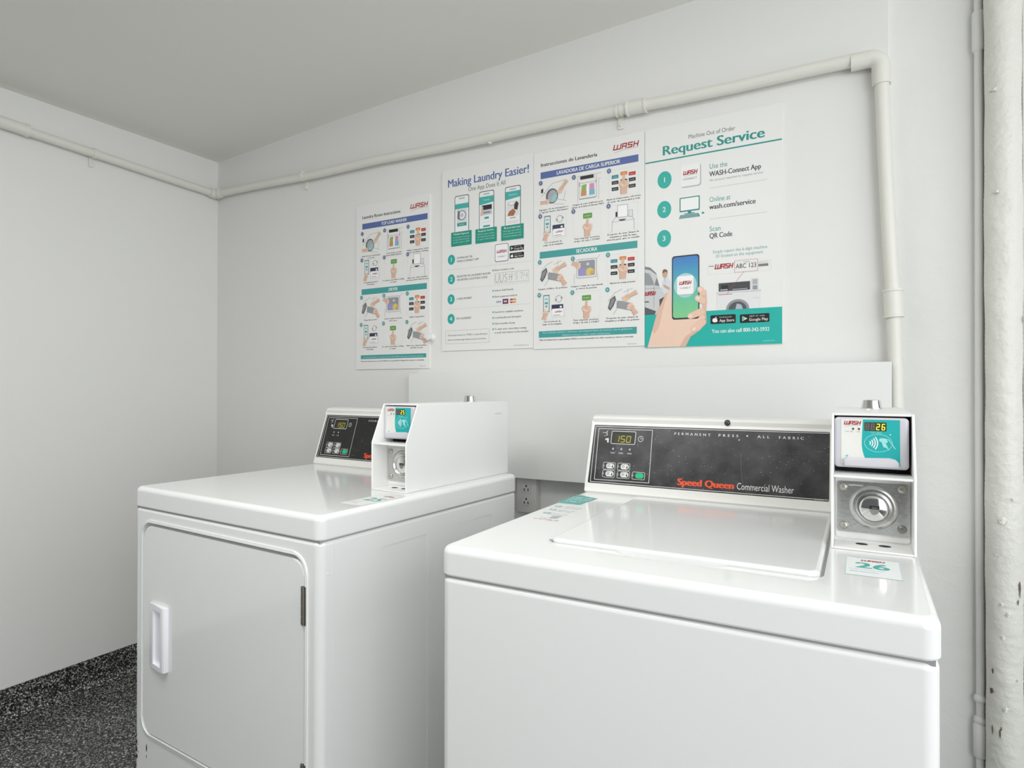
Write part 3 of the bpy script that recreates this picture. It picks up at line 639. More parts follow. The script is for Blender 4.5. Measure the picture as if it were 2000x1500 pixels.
def badge(p, u0, u1, v0, v1, top, main, kind, l=1):
    h = v1 - v0; p.rr(u0, u1, v0, v1, h * .14, (22, 22, 24), l)
    if kind == 'play': p.poly([(u0 + .25 * h, v0 + .2 * h), (u0 + .85 * h, v0 + .5 * h), (u0 + .25 * h, v0 + .8 * h)], (214, 222, 220), l + 1); p.poly([(u0 + .25 * h, v0 + .2 * h), (u0 + .55 * h, v0 + .5 * h), (u0 + .25 * h, v0 + .8 * h)], (90, 190, 150), l + 2)
    else:
        p.ell(u0 + .42 * h, v0 + .42 * h, .2 * h, .24 * h, WHITE, l + 1).ell(u0 + .6 * h, v0 + .42 * h, .2 * h, .24 * h, WHITE, l + 1); p.ell(u0 + .84 * h, v0 + .5 * h, .11 * h, .12 * h, (22, 22, 24), l + 2)
        p.poly([(u0 + .5 * h, v0 + .68 * h), (u0 + .66 * h, v0 + .86 * h), (u0 + .64 * h, v0 + .7 * h)], WHITE, l + 1)
    p.text(top, u0 + 1.0 * h, v0 + .66 * h, .17 * h, (220, 220, 220), width=(u1 - u0 - 1.1 * h) * .8, l=l + 1, res=1)
    p.text(main, u0 + 1.0 * h, v0 + .2 * h, .32 * h, WHITE, width=(u1 - u0 - 1.15 * h), l=l + 1, res=2, bold=.01)
p = P(); badge(p, 281, 336.5, 330, 347.5, 'GET IT ON', 'Google Play', 'play'); p.build('store_badge', tB1, 'black badge with a play triangle')
p = P(); badge(p, 281, 336.5, 304.5, 323, 'Download on the', 'App Store', 'apple'); p.build('store_badge', tB1, 'black badge with an apple mark')
p = P(); p.line([(222, 226), (355, 225), (355, 260), (222, 260)], .8, (150, 152, 156), 1, True)
for k in range(1, 6): p.line([(222 + 22.2 * k, 226), (222 + 22.2 * k, 260)], .5, (190, 192, 194), 1)
HW = (104, 106, 112)
p.line([(226, 256), (226, 236), (229, 229), (236, 229), (239, 236), (240, 256)], 1.0, HW, 2); p.line([(244, 256), (244, 236), (247, 229), (254, 230), (256, 240), (256, 256)], 1.0, HW, 2)
p.line([(272, 252), (266, 255), (262, 250), (264, 244), (270, 241), (271, 234), (266, 230), (261, 232)], 1.0, HW, 2); p.line([(280, 232), (281, 254)], 1.0, HW, 2); p.line([(290, 232), (291, 254)], 1.0, HW, 2); p.line([(280, 243), (291, 244)], 1.0, HW, 2)
p.line([(312, 254), (304, 254), (304, 245), (311, 243), (311, 235), (304, 233)], 1.0, (160, 162, 166), 2); p.line([(322, 254), (330, 254), (326, 234)], 1.0, (160, 162, 166), 2); p.line([(338, 252), (338, 244), (350, 244)], 1.0, (160, 162, 166), 2); p.line([(348, 254), (348, 234)], 1.0, (160, 162, 166), 2)
p.build('handwritten_code', tB1, 'handwritten letters and digits in a row of boxes')
p = P(); p.rect(226, 250, 154, 169, (236, 238, 242), 1).text('VISA', 238, 158, 7, (40, 52, 120), width=20, align='c', bold=.02, shear=.2, l=2, res=1)
p.rect(254, 276, 153, 170, (52, 60, 104), 1).rect(257, 273, 155, 168, (150, 60, 70), 2).rect(259, 271, 159, 164, (214, 214, 222), 3)
p.ell(289, 161.5, 8, 8, (196, 64, 56), 1).ell(300, 161.5, 8, 8, (226, 150, 70), 2).rect(281, 308, 159, 163, (232, 228, 224), 3); p.build('card_marks', tB1, 'row of small payment card marks')
p = P(); p.line([(17, 25), (201, 25), (201, 71.5), (17, 71.5)], .7, (150, 152, 156), 1, True); p.text('Text washconnect to 77282 to stay informed', 26, 52, 6.2, (84, 86, 90), width=166, l=1, res=1, bold=.006); p.text('about our latest app features and promotions.', 26, 36, 6.2, (84, 86, 90), width=164, l=1, res=1, bold=.006); p.build('notice_box', tB1)

tB3 = poster('poster', 'large service poster with a hand holding a phone, rightmost on the wall', -0.5825, -0.2008, 1.2806, 1.9345)
p = P(); p.text('Machine Out of Order', 129, 604, 12, (112, 114, 118), width=131, l=1, res=3).text('Request Service', 52, 569, 27, (36, 150, 142), width=286, l=1, res=5, bold=.028); p.build('heading', tB3, 'grey and teal heading')
p = P(); p.rect(1, 381, 552.5, 556.5, (36, 150, 142), 1); p.build('rule', tB3, 'teal rule across the poster')
numbers(tB3, ((59.5, 496), (58.5, 408), (58, 322)), 21, 25.5, (40, 176, 164))
p = P(); p.poly(rrect(109, 166, 463, 527, 7), (186, 186, 186), 1).poly(rrect(106.5, 163, 466.5, 530, 7), (242, 242, 241), 2); wash_logo(p, 114, 500, 42, 12, l=3); p.text('CONNECT', 134.5, 485, 5.6, GREY, width=40, align='c', l=3, res=2); p.build('app_icon', tB3)
p = P(); TD = (46, 136, 134); p.poly(rrect(104, 162, 393, 435, 2.5), TD, 1).poly(rrect(107, 159, 397, 432, 1.5), (244, 245, 244), 2); p.rect(128, 138, 388, 393, TD, 1).rect(118, 148, 385.5, 388, TD, 1)
p.poly([(106, 384.5), (158, 384.5), (163, 374), (102, 374)], TD, 1)
for k in range(3): p.line([(107 - k * 1.2, 382 - 3 * k), (156 + k * 1.4, 382 - 3 * k)], .7, (214, 232, 230), 2)
p.ell(171, 383, 4, 2.6, TD, 1, 14); p.build('computer_icon', tB3, 'teal computer outline')
for s, v, c, cap, w, b in (('Use the', 506, (70, 158, 152), 14, 50, 0), ('WASH-Connect App', 484, (62, 64, 68), 14, 139, .024), ('No account required to request service', 470, (160, 162, 164), 6.4, 144, 0), ('Online at', 411, (70, 158, 152), 14, 58, 0), ('wash.com/service', 390, (62, 64, 68), 14, 125, .024), ('Scan', 327, (70, 158, 152), 14, 32, 0), ('QR Code', 307, (62, 64, 68), 14, 63, .024)): text_rows(tB3, ((s, 189, v, w),), cap, c, 3, b)
text_rows(tB3, (('Simply report the 6-digit machine', 198, 263, 146), ('ID located on the equipment', 207, 250, 126)), 8.6, (108, 168, 164), 2)
for v in (451, 362): p = P(); p.rect(190, 344, v - .4, v + .4, (176, 178, 180), 1); p.build('divider_line', tB3)
# service van and worker behind the hand
p = P(); VAN = (206, 208, 208)
p.poly([(0, 98), (0, 236), (16, 232), (36, 216), (46, 178), (78, 160), (80, 98)], VAN, 1)
p.poly([(0, 188), (0, 226), (12, 222), (26, 196), (26, 186)], (150, 156, 160), 2); p.poly([(29, 186), (36, 208), (44, 182)], (128, 134, 140), 2); p.rect(0, 46, 176, 177.4, (160, 162, 164), 2); p.line([(27.5, 120), (28, 188), (14, 224)], .7, (140, 142, 146), 3)
p.poly([(0, 236), (0, 244), (16, 240), (34, 222), (36, 216), (16, 232)], (132, 134, 138), 2)
wash_logo(p, -1, 156, 34, 12, l=3, swoosh=False); p.rect(0, 12, 136, 139, (60, 62, 64), 3); p.poly([(0, 104), (0, 122), (34, 108), (30, 98), (0, 98)], (92, 94, 96), 3); p.poly([(44, 142), (60, 150), (78, 146), (78, 100), (46, 100)], (84, 80, 78), 2)
p.build('van_picture', tB3, 'white van with red lettering')
p = P(); p.poly([(52, 166), (53, 192), (60, 206), (70, 206), (78, 190), (80, 160), (66, 150)], (216, 222, 232), 3); p.ell(61, 216, 7.5, 11, (206, 168, 144), 4, 20); p.poly([(53.5, 218), (55, 229), (61, 231), (68, 227), (68.5, 218), (63, 224)], (120, 90, 66), 5)
p.poly([(54, 186), (60, 176), (74, 168), (76, 174), (62, 184)], (206, 168, 144), 5); p.line([(60, 206), (62, 190)], .8, (150, 158, 172), 5); p.build('worker_picture', tB3, 'person in a pale shirt beside the van')
p = P(); p.poly([(0, 0), (0, 98), (60, 98), (100, 104), (158, 100), (381, 100), (381, 0)], (34, 178, 168), 2); p.build('lower_band', tB3, 'teal band along the bottom')
p = P(); p.poly([(8, .5), (22, 50), (36, 100), (50, 130), (64, 160), (71, 169), (78, 166), (79, 140), (82, 96), (100, 80), (140, 82), (164, 96), (178, 88), (176, 60), (160, 44), (136, 28), (122, .5)], SKINL, 4)
p.poly([(22, 50), (36, 100), (50, 130), (64, 160), (69, 160), (60, 130), (52, 100), (44, 64), (30, 40)], (226, 190, 168), 5)
p.poly([(122, .5), (136, 28), (160, 44), (150, 46), (122, 30), (104, .5)], (222, 184, 162), 5)
for a, b, r0, r1 in (((172, 152), (164, 163), 8, 8.5), ((171, 130), (157, 138), 9.5, 8.5), ((166, 98), (136, 88), 10.5, 8.5), ((170, 68), (146, 50), 10.5, 8.5)):
    p.capsule(a, b, r0, r1, (236, 198, 176), 9); ang = math.atan2(b[1] - a[1], b[0] - a[0])
    p.capsule((b[0] - 2 * math.cos(ang), b[1] - 2 * math.sin(ang)), (b[0] + 4 * math.cos(ang), b[1] + 4 * math.sin(ang)), 4.2, 3.6, (246, 216, 204), 10)
p.poly([(176, 88), (182, 64), (180, 100), (182, 130), (180, 160), (172, 150), (172, 120), (168, 96)], (226, 188, 166), 8); p.build('hand_picture', tB3, 'hand gripping the phone from behind')
p = P(); p.poly(rrect(82, 161, 79.5, 266, 8), (44, 48, 58), 6); 
bands = [(66, 128, 196), (70, 144, 196), (74, 160, 194), (80, 172, 188), (90, 184, 180), (104, 196, 168), (116, 200, 158), (124, 204, 150), (130, 206, 146)]
nb = 36
for k in range(nb):
    t = k / (nb - 1) * (len(bands) - 1); i = min(int(t), len(bands) - 2); f = t - i
    c = tuple(int(round((bands[i][j] * (1 - f) + bands[i + 1][j] * f) / 2) * 2) for j in range(3)); y1 = 262 - (262 - 84) * k / nb; y0 = 262 - (262 - 84) * (k + 1) / nb
    e = 5 if k in (0, nb - 1) else 0; p.poly([(85 + e * (k > 0), y0), (158 - e * (k > 0), y0), (158 - e * (k == 0), y1), (85 + e * (k == 0), y1)], c, 7)
p.ell(121, 178, 33, 36, (168, 212, 214), 8).poly(rrect(98.5, 146.5, 149.5, 203.5, 7), (180, 196, 196), 9).poly(rrect(97, 145, 152, 206, 7), (246, 246, 245), 10)
wash_logo(p, 103, 180, 36, 10.5, l=11, swoosh=False); p.text('CONNECT', 121, 168, 5, GREY, width=32, align='c', l=11, res=1); p.build('phone_picture', tB3, 'phone with a blue to green screen')
p = P(); p.line([(186, 203), (353, 201), (353, 229), (186, 232)], .5, (206, 208, 208), 1, True); wash_logo(p, 203, 217, 52, 14, l=2, swoosh=False); p.rect(188, 201, 226, 227.5, BLACK, 2)
for k in range(22):
    for (a, b) in (((258 + k * 2.8, 236), (259.6 + k * 2.8, 236)), ((258 + k * 2.8, 203.5), (259.6 + k * 2.8, 203.5))): p.line([a, b], .8, (196, 84, 84), 2)
for k in range(12):
    for u in (258, 319): p.line([(u, 203.5 + 2.75 * k), (u, 205 + 2.75 * k)], .8, (196, 84, 84), 2)
p.text('ABC 123', 261, 214, 12.5, (70, 70, 74), width=55, l=2, res=3).rect(282, 298, 230, 231, GREY, 2)
for k in range(10): p.rect(321 + 2.6 * k, 322.6 + 2.6 * k, 214, 221, (60, 60, 62), 2)
p.rect(320, 348, 226, 227, LGREY, 2).rect(320, 344, 223, 224, LGREY, 2); p.line([(282, 203), (238, 145)], .7, (196, 84, 84), 6); p.build('machine_tag_picture', tB3, 'sample tag with red lettering and a dashed box')
p = P(); p.poly([(210, 100), (210, 148), (326, 146), (326, 100)], (228, 229, 230), 3).rect(208, 328, 147, 150, (206, 208, 210), 4); p.poly([(214, 150), (214, 178), (300, 178), (300, 150)], (226, 228, 230), 3).rect(215, 299, 152.5, 176, (70, 72, 76), 4).rect(222, 240, 160, 170, (40, 40, 42), 5)
for k in range(4): p.rect(220 + 5 * k, 223.5 + 5 * k, 155, 158, (220, 220, 222), 5)
p.rect(252, 292, 155, 157, (180, 182, 184), 5).rr(303, 321, 148, 183, 2, (216, 218, 220), 3).rect(306, 318, 166, 180, (176, 180, 182), 4).rect(306, 318, 152, 163, (150, 154, 156), 4).rect(214, 252, 143, 144.5, (196, 84, 84), 5).rect(306, 322, 128, 130, (210, 212, 214), 4)
p.poly([(266 + 31 * math.cos(PI * k / 16), 100 + 28 * math.sin(PI * k / 16)) for k in range(17)], (146, 150, 154), 4).poly([(266 + 24 * math.cos(PI * k / 16), 100 + 21 * math.sin(PI * k / 16)) for k in range(17)], (84, 88, 94), 5).poly([(260, 100), (264, 116), (276, 112), (280, 100)], (176, 186, 196), 6); p.build('machine_picture', tB3, 'small picture of a front loading machine')
p = P(); badge(p, 192, 261, 61.5, 86.5, 'Download on the', 'App Store', 'apple', 3); p.build('store_badge', tB3, 'black badge with an apple mark')
p = P(); badge(p, 272, 349, 60.5, 84.5, 'GET IT ON', 'Google Play', 'play', 3); p.build('store_badge', tB3, 'black badge with a play triangle')
p = P(); p.text('You can also call 800-342-5932', 196, 36, 10.5, (232, 244, 242), width=153, l=3, res=3, bold=.02); p.build('phone_number', tB3, 'white line of print on the teal band')
p = P(); p.rect(333, 363, 8, 9.4, (150, 214, 208), 3); p.build('small_print', tB3)

# ------------------------------------------------------------------ shared machine parts (local: x across, y from front to back, z up)
SEG7 = {'0': 'abcdef', '1': 'bc', '2': 'abged', '5': 'afgcd', '6': 'afgedc', '8': 'abcdefg'}
def seven(p, ch, u, v, w, h, on, off=None, t=None, l=3, sh=0.08):
    t = t or w * .22
    S = {'a': ((0, 1), (1, 1)), 'b': ((1, 1), (1, .5)), 'c': ((1, .5), (1, 0)), 'd': ((0, 0), (1, 0)), 'e': ((0, 0), (0, .5)), 'f': ((0, .5), (0, 1)), 'g': ((0, .5), (1, .5))}
    for k, (a, b) in S.items():
        c = on if k in SEG7[ch] else off
        if c is None: continue
        q = lambda m: (u + m[0] * w + sh * m[1] * h, v + m[1] * h)
        A, B = q(a), q(b); f = .14 if a[0] == b[0] else .1
        p.line([(A[0] + (B[0] - A[0]) * f, A[1] + (B[1] - A[1]) * f), (B[0] - (B[0] - A[0]) * f, B[1] - (B[1] - A[1]) * f)], t, c, l)
LED = ink((214, 216, 60), 1.0)
LED2 = ink((168, 162, 50), 0.5)
def console(root, yb_, black, n_dots):
    """Slanted control console across the back of the top: body, black panel, display, keys."""
    s = 0.34; yq = lambda z: yb_ + s * (z - .93)
    prof = [(yb_ - .004, .9145), (yb_ - .006, .918), (yq(.932), .932), (yq(1.072), 1.072), (yq(1.076) + .001, 1.0765), (yq(1.08) - .002, 1.081), (yq(1.085) - .005, 1.0855), (yq(1.09) - .003, 1.0905), (yq(1.095) + .005, 1.0935), (yq(1.095) + .02, 1.0945), (yb_ + .12, 1.093), (yb_ + .125, .9145)]
    bm = prism(prof, 0.003, 0.5325, 'x')
    ends = [e for e in bm.edges if abs(e.verts[0].co.x - e.verts[1].co.x) < 1e-7]
    bmesh.ops.bevel(bm, geom=ends, offset=.005, segments=3, profile=.5, affect='EDGES', clamp_overlap=True)
    body = obj('console', bm, M_CONSOLE, root, smooth=35, wn=True)
    k = math.hypot(1, s); nrm = Vector((0, -1 / k, s / k))
    def cm(u, v, l):
        z = .914 + v / 1000 / k; q = Vector((u / 1000, yq(z), z)) + nrm * (0.0003 + .00022 * l); return tuple(q)
    p = Print(cm); p.poly(rrect(10, 521, 23, 165, 3), black, 0); o = p.build('control_panel', body, 'glossy black printed panel')
    p = Print(cm); WL = (214, 214, 212)
    p.line([(13.5, 161), (16.5, 26), (519, 26)], 1.3, WL, 1); p.line([(13.5, 161), (519, 162.5)], 1.3, WL, 1)
    p.line([(22, 155.5), (154, 156), (157, 32.5), (26, 32)], 1.3, WL, 1, True)
    p.line(rrect(56.5, 115, 120, 150.5, 3), 1.5, WL, 2, True)
    p.arc(128, 134, 5.6, 0, 360, 1.1, WL, 1, 20, 6.5); p.line([(128, 138), (128, 134), (131, 134)], 1.0, WL, 1)
    p.line([(34, 146), (41, 146)], 1.2, WL, 1).line([(41, 146), (45, 150)], 1.0, WL, 1).line([(41, 146), (45, 142)], 1.0, WL, 1).line([(45, 151), (45, 141)], 1.0, WL, 1); p.line([(38, 138), (46, 140)], .9, WL, 1); p.poly([(42, 132), (50, 133), (51, 122), (47, 122), (46, 128), (41, 128)], WL, 1)
    for j in range(n_dots):
        u = 63.5 + 20.5 * j; p.ell(u, 107.5, 2.4, 2.9, (170, 168, 196), 1, 14)
        p.text(('WASH', 'RINSE', 'SPIN')[j] if n_dots == 3 else ('DRYING', 'COOL')[j], u, 96, 3.4, WL, width=11, align='c', l=1, res=1, bold=.02)
    p.text('PERMANENT', 205, 147, 5.6, WL, width=80, track=.42, l=1, res=2, bold=.03).text('PRESS', 302, 147, 5.6, WL, width=42, track=.42, l=1, res=2, bold=.03).ell(362, 150.5, 1.8, 2, WL, 1, 10).text('ALL', 383, 147, 5.6, WL, width=24, track=.42, l=1, res=2, bold=.03).text('FABRIC', 425, 147, 5.6, WL, width=48, track=.42, l=1, res=2, bold=.03)
    p.text('Speed Queen', 221, 33.5, 14.5, (236, 82, 40), width=120, l=1, res=3, bold=.06).text('Commercial Washer' if n_dots == 3 else 'Commercial Dryer', 346, 33.5, 14, (226, 226, 224), width=111, l=1, res=3)
    p.text('500818', 495, 23.8, 3.2, WL, width=16, l=2, res=1)
    if n_dots == 3: p.line([(352, 112), (352.5, 86), (354, 72), (357, 52), (359, 36)], .45, (128, 128, 130), 1).ell(346, 141, 1.5, 1.5, WL, 1, 10)
    p.build('panel_print', body, 'white line work and lettering, orange brand lettering')
    p = Print(cm); p.poly(rrect(57.5, 114, 121, 149.5, 2.5), (30, 28, 18), 2); p.rect(66, 108, 122.5, 143, (46, 44, 22), 2)
    for ch, u in (('1', 66), ('5', 80), ('0', 94)): seven(p, ch, u, 124.5, 9, 14.5, LED2, (54, 52, 28), 1.5)
    p.build('display', body, 'dark display with glowing yellow digits')
    for j, (u, v) in enumerate(((43.5, 56.5), (79, 56.5), (44, 38), (80, 38), (116, 38))):
        green = j == 4
        bmk = bmesh.new(); U0, U1, V0, V1 = u + 8, u + 28, v + 3, v + 15.5
        outl = rrect(U0, U1, V0, V1, 5.5, 5); lo = [bmk.verts.new(cm(a, b, 1)) for a, b in outl]; hi = [bmk.verts.new(cm(a + (0.4 if a < (U0 + U1) / 2 else -.4), b, 8)) for a, b in outl]
        bmk.faces.new(hi)
        for q in range(len(lo)): bmk.faces.new((lo[q], lo[(q + 1) % len(lo)], hi[(q + 1) % len(hi)], hi[q]))
        key = obj('button', bmk, mat('green_key', (24, 186, 128), .35, var=.02) if green else mat('white_key', (226, 226, 224), .35, var=.02), body)
        if green: key['label'] = 'green start button'
        p = Print(cm); p.line(rrect(u + .8, u + 30, v + .8, v + 17.6, 3), 1.0, WL, 2, True); p.ell(u + 1.5, v + 9, 2.6, 3.4, (150, 150, 150), 3, 12)
        if not green:
            for q in range(3): p.rect(u + 11, u + 18, v + 7 + 2.6 * q, v + 7.9 + 2.6 * q, (120, 120, 124), 9)
            p.ell(u + 24, v + 7.2, 1.7, 2.1, BLACK, 9, 10).poly([(u + 23.2, v + 8), (u + 24.8, v + 8), (u + 24.4, v + 13), (u + 23.6, v + 13)], BLACK, 9)
        p.build('key_outline', body)
    zt = 1.094; xs = .32
    obj('screw', lathe([(0, .0045), (.0045, .0038), (.0066, .001), (.0068, 0)], 20, facing(xs, yq(1.085) - .0035, 1.0835)), mat('dark_screw', (84, 84, 84), .35, .8, var=.03), body, smooth=60)['label'] = 'dark screw head'
    return body
def coin_meter(root, digits):
    """Payment box on the right of the top: housing, card reader, coin slide plate, lock."""
    X0, X1, Y0, Y1, ZB, ZS, ZT = .535, .6465, .281, .7135, .9145, 1.029, 1.1205
    t = .0036
    side = [(Y0, ZB), (Y0, ZS), (Y0 + .0405, ZT), (Y1, ZT), (Y1, ZB)]
    bm = prism(side, X0, X0 + t, 'x'); join(bm, prism(side, X1 - t, X1, 'x'))
    join(bm, rbox(X0 + t, X1 - t, Y0 + .0405, Y1, ZT - t, ZT)); join(bm, rbox(X0 + t, X1 - t, Y1 - t, Y1, ZB, ZT - t)); join(bm, rbox(X0 + t, X1 - t, Y0, Y1 - t, ZB, ZB + .003))
    join(bm, rbox(X0 + t, X1 - t, Y0 + .001, .345, ZS - .0055, ZS - .002))
    h = obj('coin_box', bm, M_BOXPAINT, root, smooth=30)
    m_ = h.modifiers.new('edge', 'BEVEL'); m_.width = .0009; m_.segments = 2; m_.limit_method = 'ANGLE'
    # recessed lower panel round the steel plate
    fr = obj('recess_panel', rbox(X0 + t, X1 - t, .3345, .345, ZB + .003, ZS - .0055), M_BOXPAINT, h)
    lip = prism(rrect(X0 + .0050, X1 - .0050, ZB + .0075, ZS - .007, .006), .3325, .3345, 'y'); obj('recess_lip', lip, M_BOXPAINT, h, smooth=30)
    p1 = obj('face_plate', prism(rrect(.5425, .6405, .9325, 1.0125, .004), .3302, .3327, 'y'), M_STEEL, h, smooth=30); p1['label'] = 'brushed steel coin plate'
    cx, cz = .593, .974
    obj('coin_ring', lathe([(.0345, 0), (.0335, .003), (.030, .0055), (.0275, .0058), (.0255, .0035), (.0235, .0012), (.0, .0012)], 48, facing(cx, .3302, cz)), M_STEEL, h, smooth=50)
    obj('coin_dial', lathe([(.0, .0068), (.0165, .0068), (.0195, .005), (.0205, .0008)], 40, facing(cx, .3296, cz - .001)), M_CHROME, h, smooth=40)
    sl = Print(lambda u, v, l: (u / 1000 + cx, .3296 - .0068 - .0002 - .0002 * l, v / 1000 + cz)); sl.poly([(-6, 3)] + [(-6 + 0 * k, 3) for k in ()] + [(7.5 + 0, 3)] + [(.75 + 6.75 * math.cos(-PI * k / 12), -2 + 8.2 * math.sin(-PI * k / 12)) for k in range(13)], (140, 140, 136), 0); sl.rect(-6, 7.5, -1.6, 3.4, (24, 24, 24), 1); sl.rect(-2.5, 5, -.4, 1.2, (120, 120, 118), 2); sl.build('coin_slot', h, 'dark coin slot')
    for i, (x, z, mm) in enumerate(((.5512, 1.0035, M_STEEL2), (.6308, 1.005, M_STEEL2), (.5518, .9425, M_STEEL2), (.6308, .9438, M_HINGE))):
        obj('screw', lathe([(0, .0032), (.0022, .0036), (.0050, .0030), (.0062, .0012), (.0064, 0)], 20, facing(x, .3303, z)), mm, h, smooth=60)
    pr = Print(lambda u, v, l: (u / 1000, .3302 - .0002 - .0002 * l, v / 1000)); pr.text('GREENWALD', 558, 1005.6, 2.6, (236, 236, 232), width=21, bold=.03, l=0, res=1); pr.build('plate_lettering', h)
    hm = bmesh.new()
    for x in (.5765, .6075): join(hm, lathe([(0, .0004), (.0085, .0004)], 20, Matrix.Translation((x, .318, ZB + .0031)) @ Matrix.Diagonal((1, .75, 1, 1))))
    obj('tray_holes', hm, M_DARK, h)['label'] = 'two dark round holes in the tray'
    # card reader, standing in the upper bay
    rz0, rz1 = 1.0355, 1.1145
    obj('reader_bay', rbox(X0 + t, X1 - t, .352, .356, ZS - .002, ZT - t), M_DARK, h)
    rd = obj('card_reader', rbox(.5385, .6395, .318, .352, rz0, rz1, rv=.006, rb=.005, axis='y', seg=4), M_READER, h, smooth=35, wn=True)
    rd['label'] = 'pale grey card reader'
    rm = lambda u, v, l: (u / 1000, .318 - .0003 - .00015 * l, v / 1000)
    U0, U1, V0, V1 = 548.5, 627.5, 1041.5, 1111.5
    p = Print(rm); p.rr(U0, U1, V0, V1, 1.0, (228, 228, 222), 0)
    curve = [(578.5 - 2.2 * math.sin(k / 10 * PI * .55) + 9.5 * max(0, (k - 5) / 5) ** 2, V1 - (V1 - V0) * k / 10) for k in range(11)]
    p.poly([(U1, V0), (U1, V1)] + curve, (26, 172, 172), 1)
    wash_logo(p, 552, 1103, 24, 6, l=2); 
    for u in (565, 573): p.ell(u, 1096.5, 1.5, 1.7, (84, 56, 60), 2, 14)
    p.text('CREDIT CARD', 553.5, 1091.5, 1.5, (150, 150, 150), width=12, l=2, res=1).text('VEND', 570, 1091.5, 1.5, (150, 150, 150), width=5, l=2, res=1)
    p.ell(556.5, 1054, 1.8, 1.5, (120, 196, 194), 2, 12).rect(554, 559, 1049.5, 1050.5, (120, 196, 194), 2)
    LT = (156, 224, 220)
    p.text('TAP HERE', 596, 1090, 2.6, LT, width=15, align='c', l=2, res=1); p.ell(615, 1089, 1.2, 1.2, LT, 2, 10)
    p.arc(599, 1075.5, 18.5, 0, 360, .7, LT, 2, 40, 13.5)
    for j in range(4): p.arc(585, 1075.5, 3.5 + 3.2 * j, -38, 38, 1.7, (214, 242, 240), 3, 10, 4 + 3.4 * j)
    p.capsule((603, 1080.5), (609, 1078.5), 3.0, 2.6, LT, 3).line([(606, 1083), (613, 1081), (618, 1073), (621, 1068)], 1.3, LT, 3).line([(604, 1078), (607, 1072), (613, 1066)], 1.3, LT, 3)
    for j in range(3): p.capsule((604.5 + 2 * j, 1076.5 - j), (606.5 + 2.2 * j, 1070 - j * .6), 1.1, .9, LT, 4)
    p.build('reader_label', h, 'white and teal label with a tap to pay symbol')
    p = Print(rm); p.rr(580.5, 610, 1094, 1107.5, .8, (72, 70, 62), 3)
    for j, ch in enumerate(('8', '8', digits[0], digits[1])):
        lit = j > 1
        if lit: p.rect(581.2 + 7.1 * j, 588 + 7.1 * j, 1094.6, 1106.9, (54, 58, 16), 4)
        seven(p, ch, 582.5 + 7.1 * j, 1096.2, 3.5, 8.6, LED if lit else (122, 118, 110), None if lit else (122, 118, 110), 1.15 if lit else .9, 5)
    p.build('digit_display', h, 'four digit display, last two digits lit yellow')
    lipp = [(.5525, 1.0385), (.6245, 1.0385), (.6265, 1.040), (.6262, 1.0465), (.6215, 1.0515), (.613, 1.0535), (.560, 1.0512), (.5525, 1.0495)]
    bml = prism(lipp, .311, .318, 'y'); bmesh.ops.bevel(bml, geom=[e for e in bml.edges if all(abs(v.co.y - .311) < 1e-6 for v in e.verts)], offset=.0025, segments=3, profile=.5, affect='EDGES')
    obj('card_lip', bml, M_READER, h, smooth=35)
    lk = lathe([(.0185, 0), (.0185, .0015), (.0175, .002), (.0148, .0158), (.0135, .017), (0, .017)], 36, Matrix.Translation((.594, .60, ZT)))
    obj('lock', lk, M_CHROME, h, smooth=35)['label'] = 'chrome lock barrel on top'
    pr = Print(lambda u, v, l: (X1 + .0003, u / 1000, v / 1000)); pr.text('ENTRYSEC', 648, 1085, 3, (222, 222, 220), width=34, l=0, res=1, bold=.02); pr.build('embossing', h)
    return h
def machine(name, label, loc, rz, Wd, D, zs):
    root = thing(name, label, 'washing machine' if 'wash' in name else 'dryer', loc, rz)
    top = obj('top', rbox(0, Wd, 0, D, zs + .0013, .9143, rv=.019, rt=.012, rb=.004, seg=6), M_ENAMEL, root)
    cab = obj('cabinet', rbox(.0015, Wd - .0015, .0015, D - .002, 0.012, zs - .0011, rv=.017, rt=.008, seg=5), M_ENAMEL_SIDE, root)
    obj('seam', rbox(.006, Wd - .006, .006, D - .006, zs - .004, zs + .004), M_GAP, root)
    for x in (.05, Wd - .05):
        for y in (.05, D - .05): obj('foot', lathe([(0, 0), (.02, 0), (.02, .008), (.012, .013), (0, .013)], 16, Matrix.Translation((x, y, 0))), M_GAP, root)
    return root, top, cab

# ------------------------------------------------------------------ washer
WX, WY, WR, WW = -0.5823, 0.79335, 0.009577, 0.651
washer, wtop, wcab = machine('washing_machine', 'white top loading washing machine in front, its payment box showing 26', (WX, WY, 0), WR, WW, .711, .8668)
LX0, LX1, LY0, LY1 = .141, .5285, .1035, .548
cut(wtop, rbox(LX0 - .0025, LX1 + .0045, LY0 - .0025, LY1 + .0025, .905, .95, rv=.018, seg=5))
def scoop():
    bm = bmesh.new(); bmesh.ops.create_uvsphere(bm, u_segments=40, v_segments=20, radius=1.0)
    bm.transform(Matrix.Translation((.334, .101, .9175)) @ Matrix.Diagonal((.083, .021, .017, 1))); return bm
cut(wtop, scoop())
shade(wtop, 32, True); shade(wcab, 32, True)
lid = rbox(LX0, LX1, LY0, LY1, .906, .9208, rv=.016, rt=.006, seg=5)
lid_o = obj('lid', lid, M_ENAMEL, washer, smooth=32, wn=True)
obj('lid_hinge_pin', tube([(LX0 - .001, LY0 + .003, .917), (LX0 + .004, LY0 + .003, .917)], .0014, 10), M_GAP, lid_o)
console(washer, .583, M_BLACK, 3)
coin_meter(washer, '26')
def topmap(u, v, l): return (u / 1000, v / 1000, .9143 + .00025 + .00015 * l)
p = Print(topmap); p.rr(556, 623.5, 141, 240, 2, (238, 242, 242), 0); p.line(rrect(557, 622.5, 142, 239, 2), .7, (170, 206, 208), 1, True); wash_logo(p, 575, 221, 30, 8, l=1, swoosh=False)
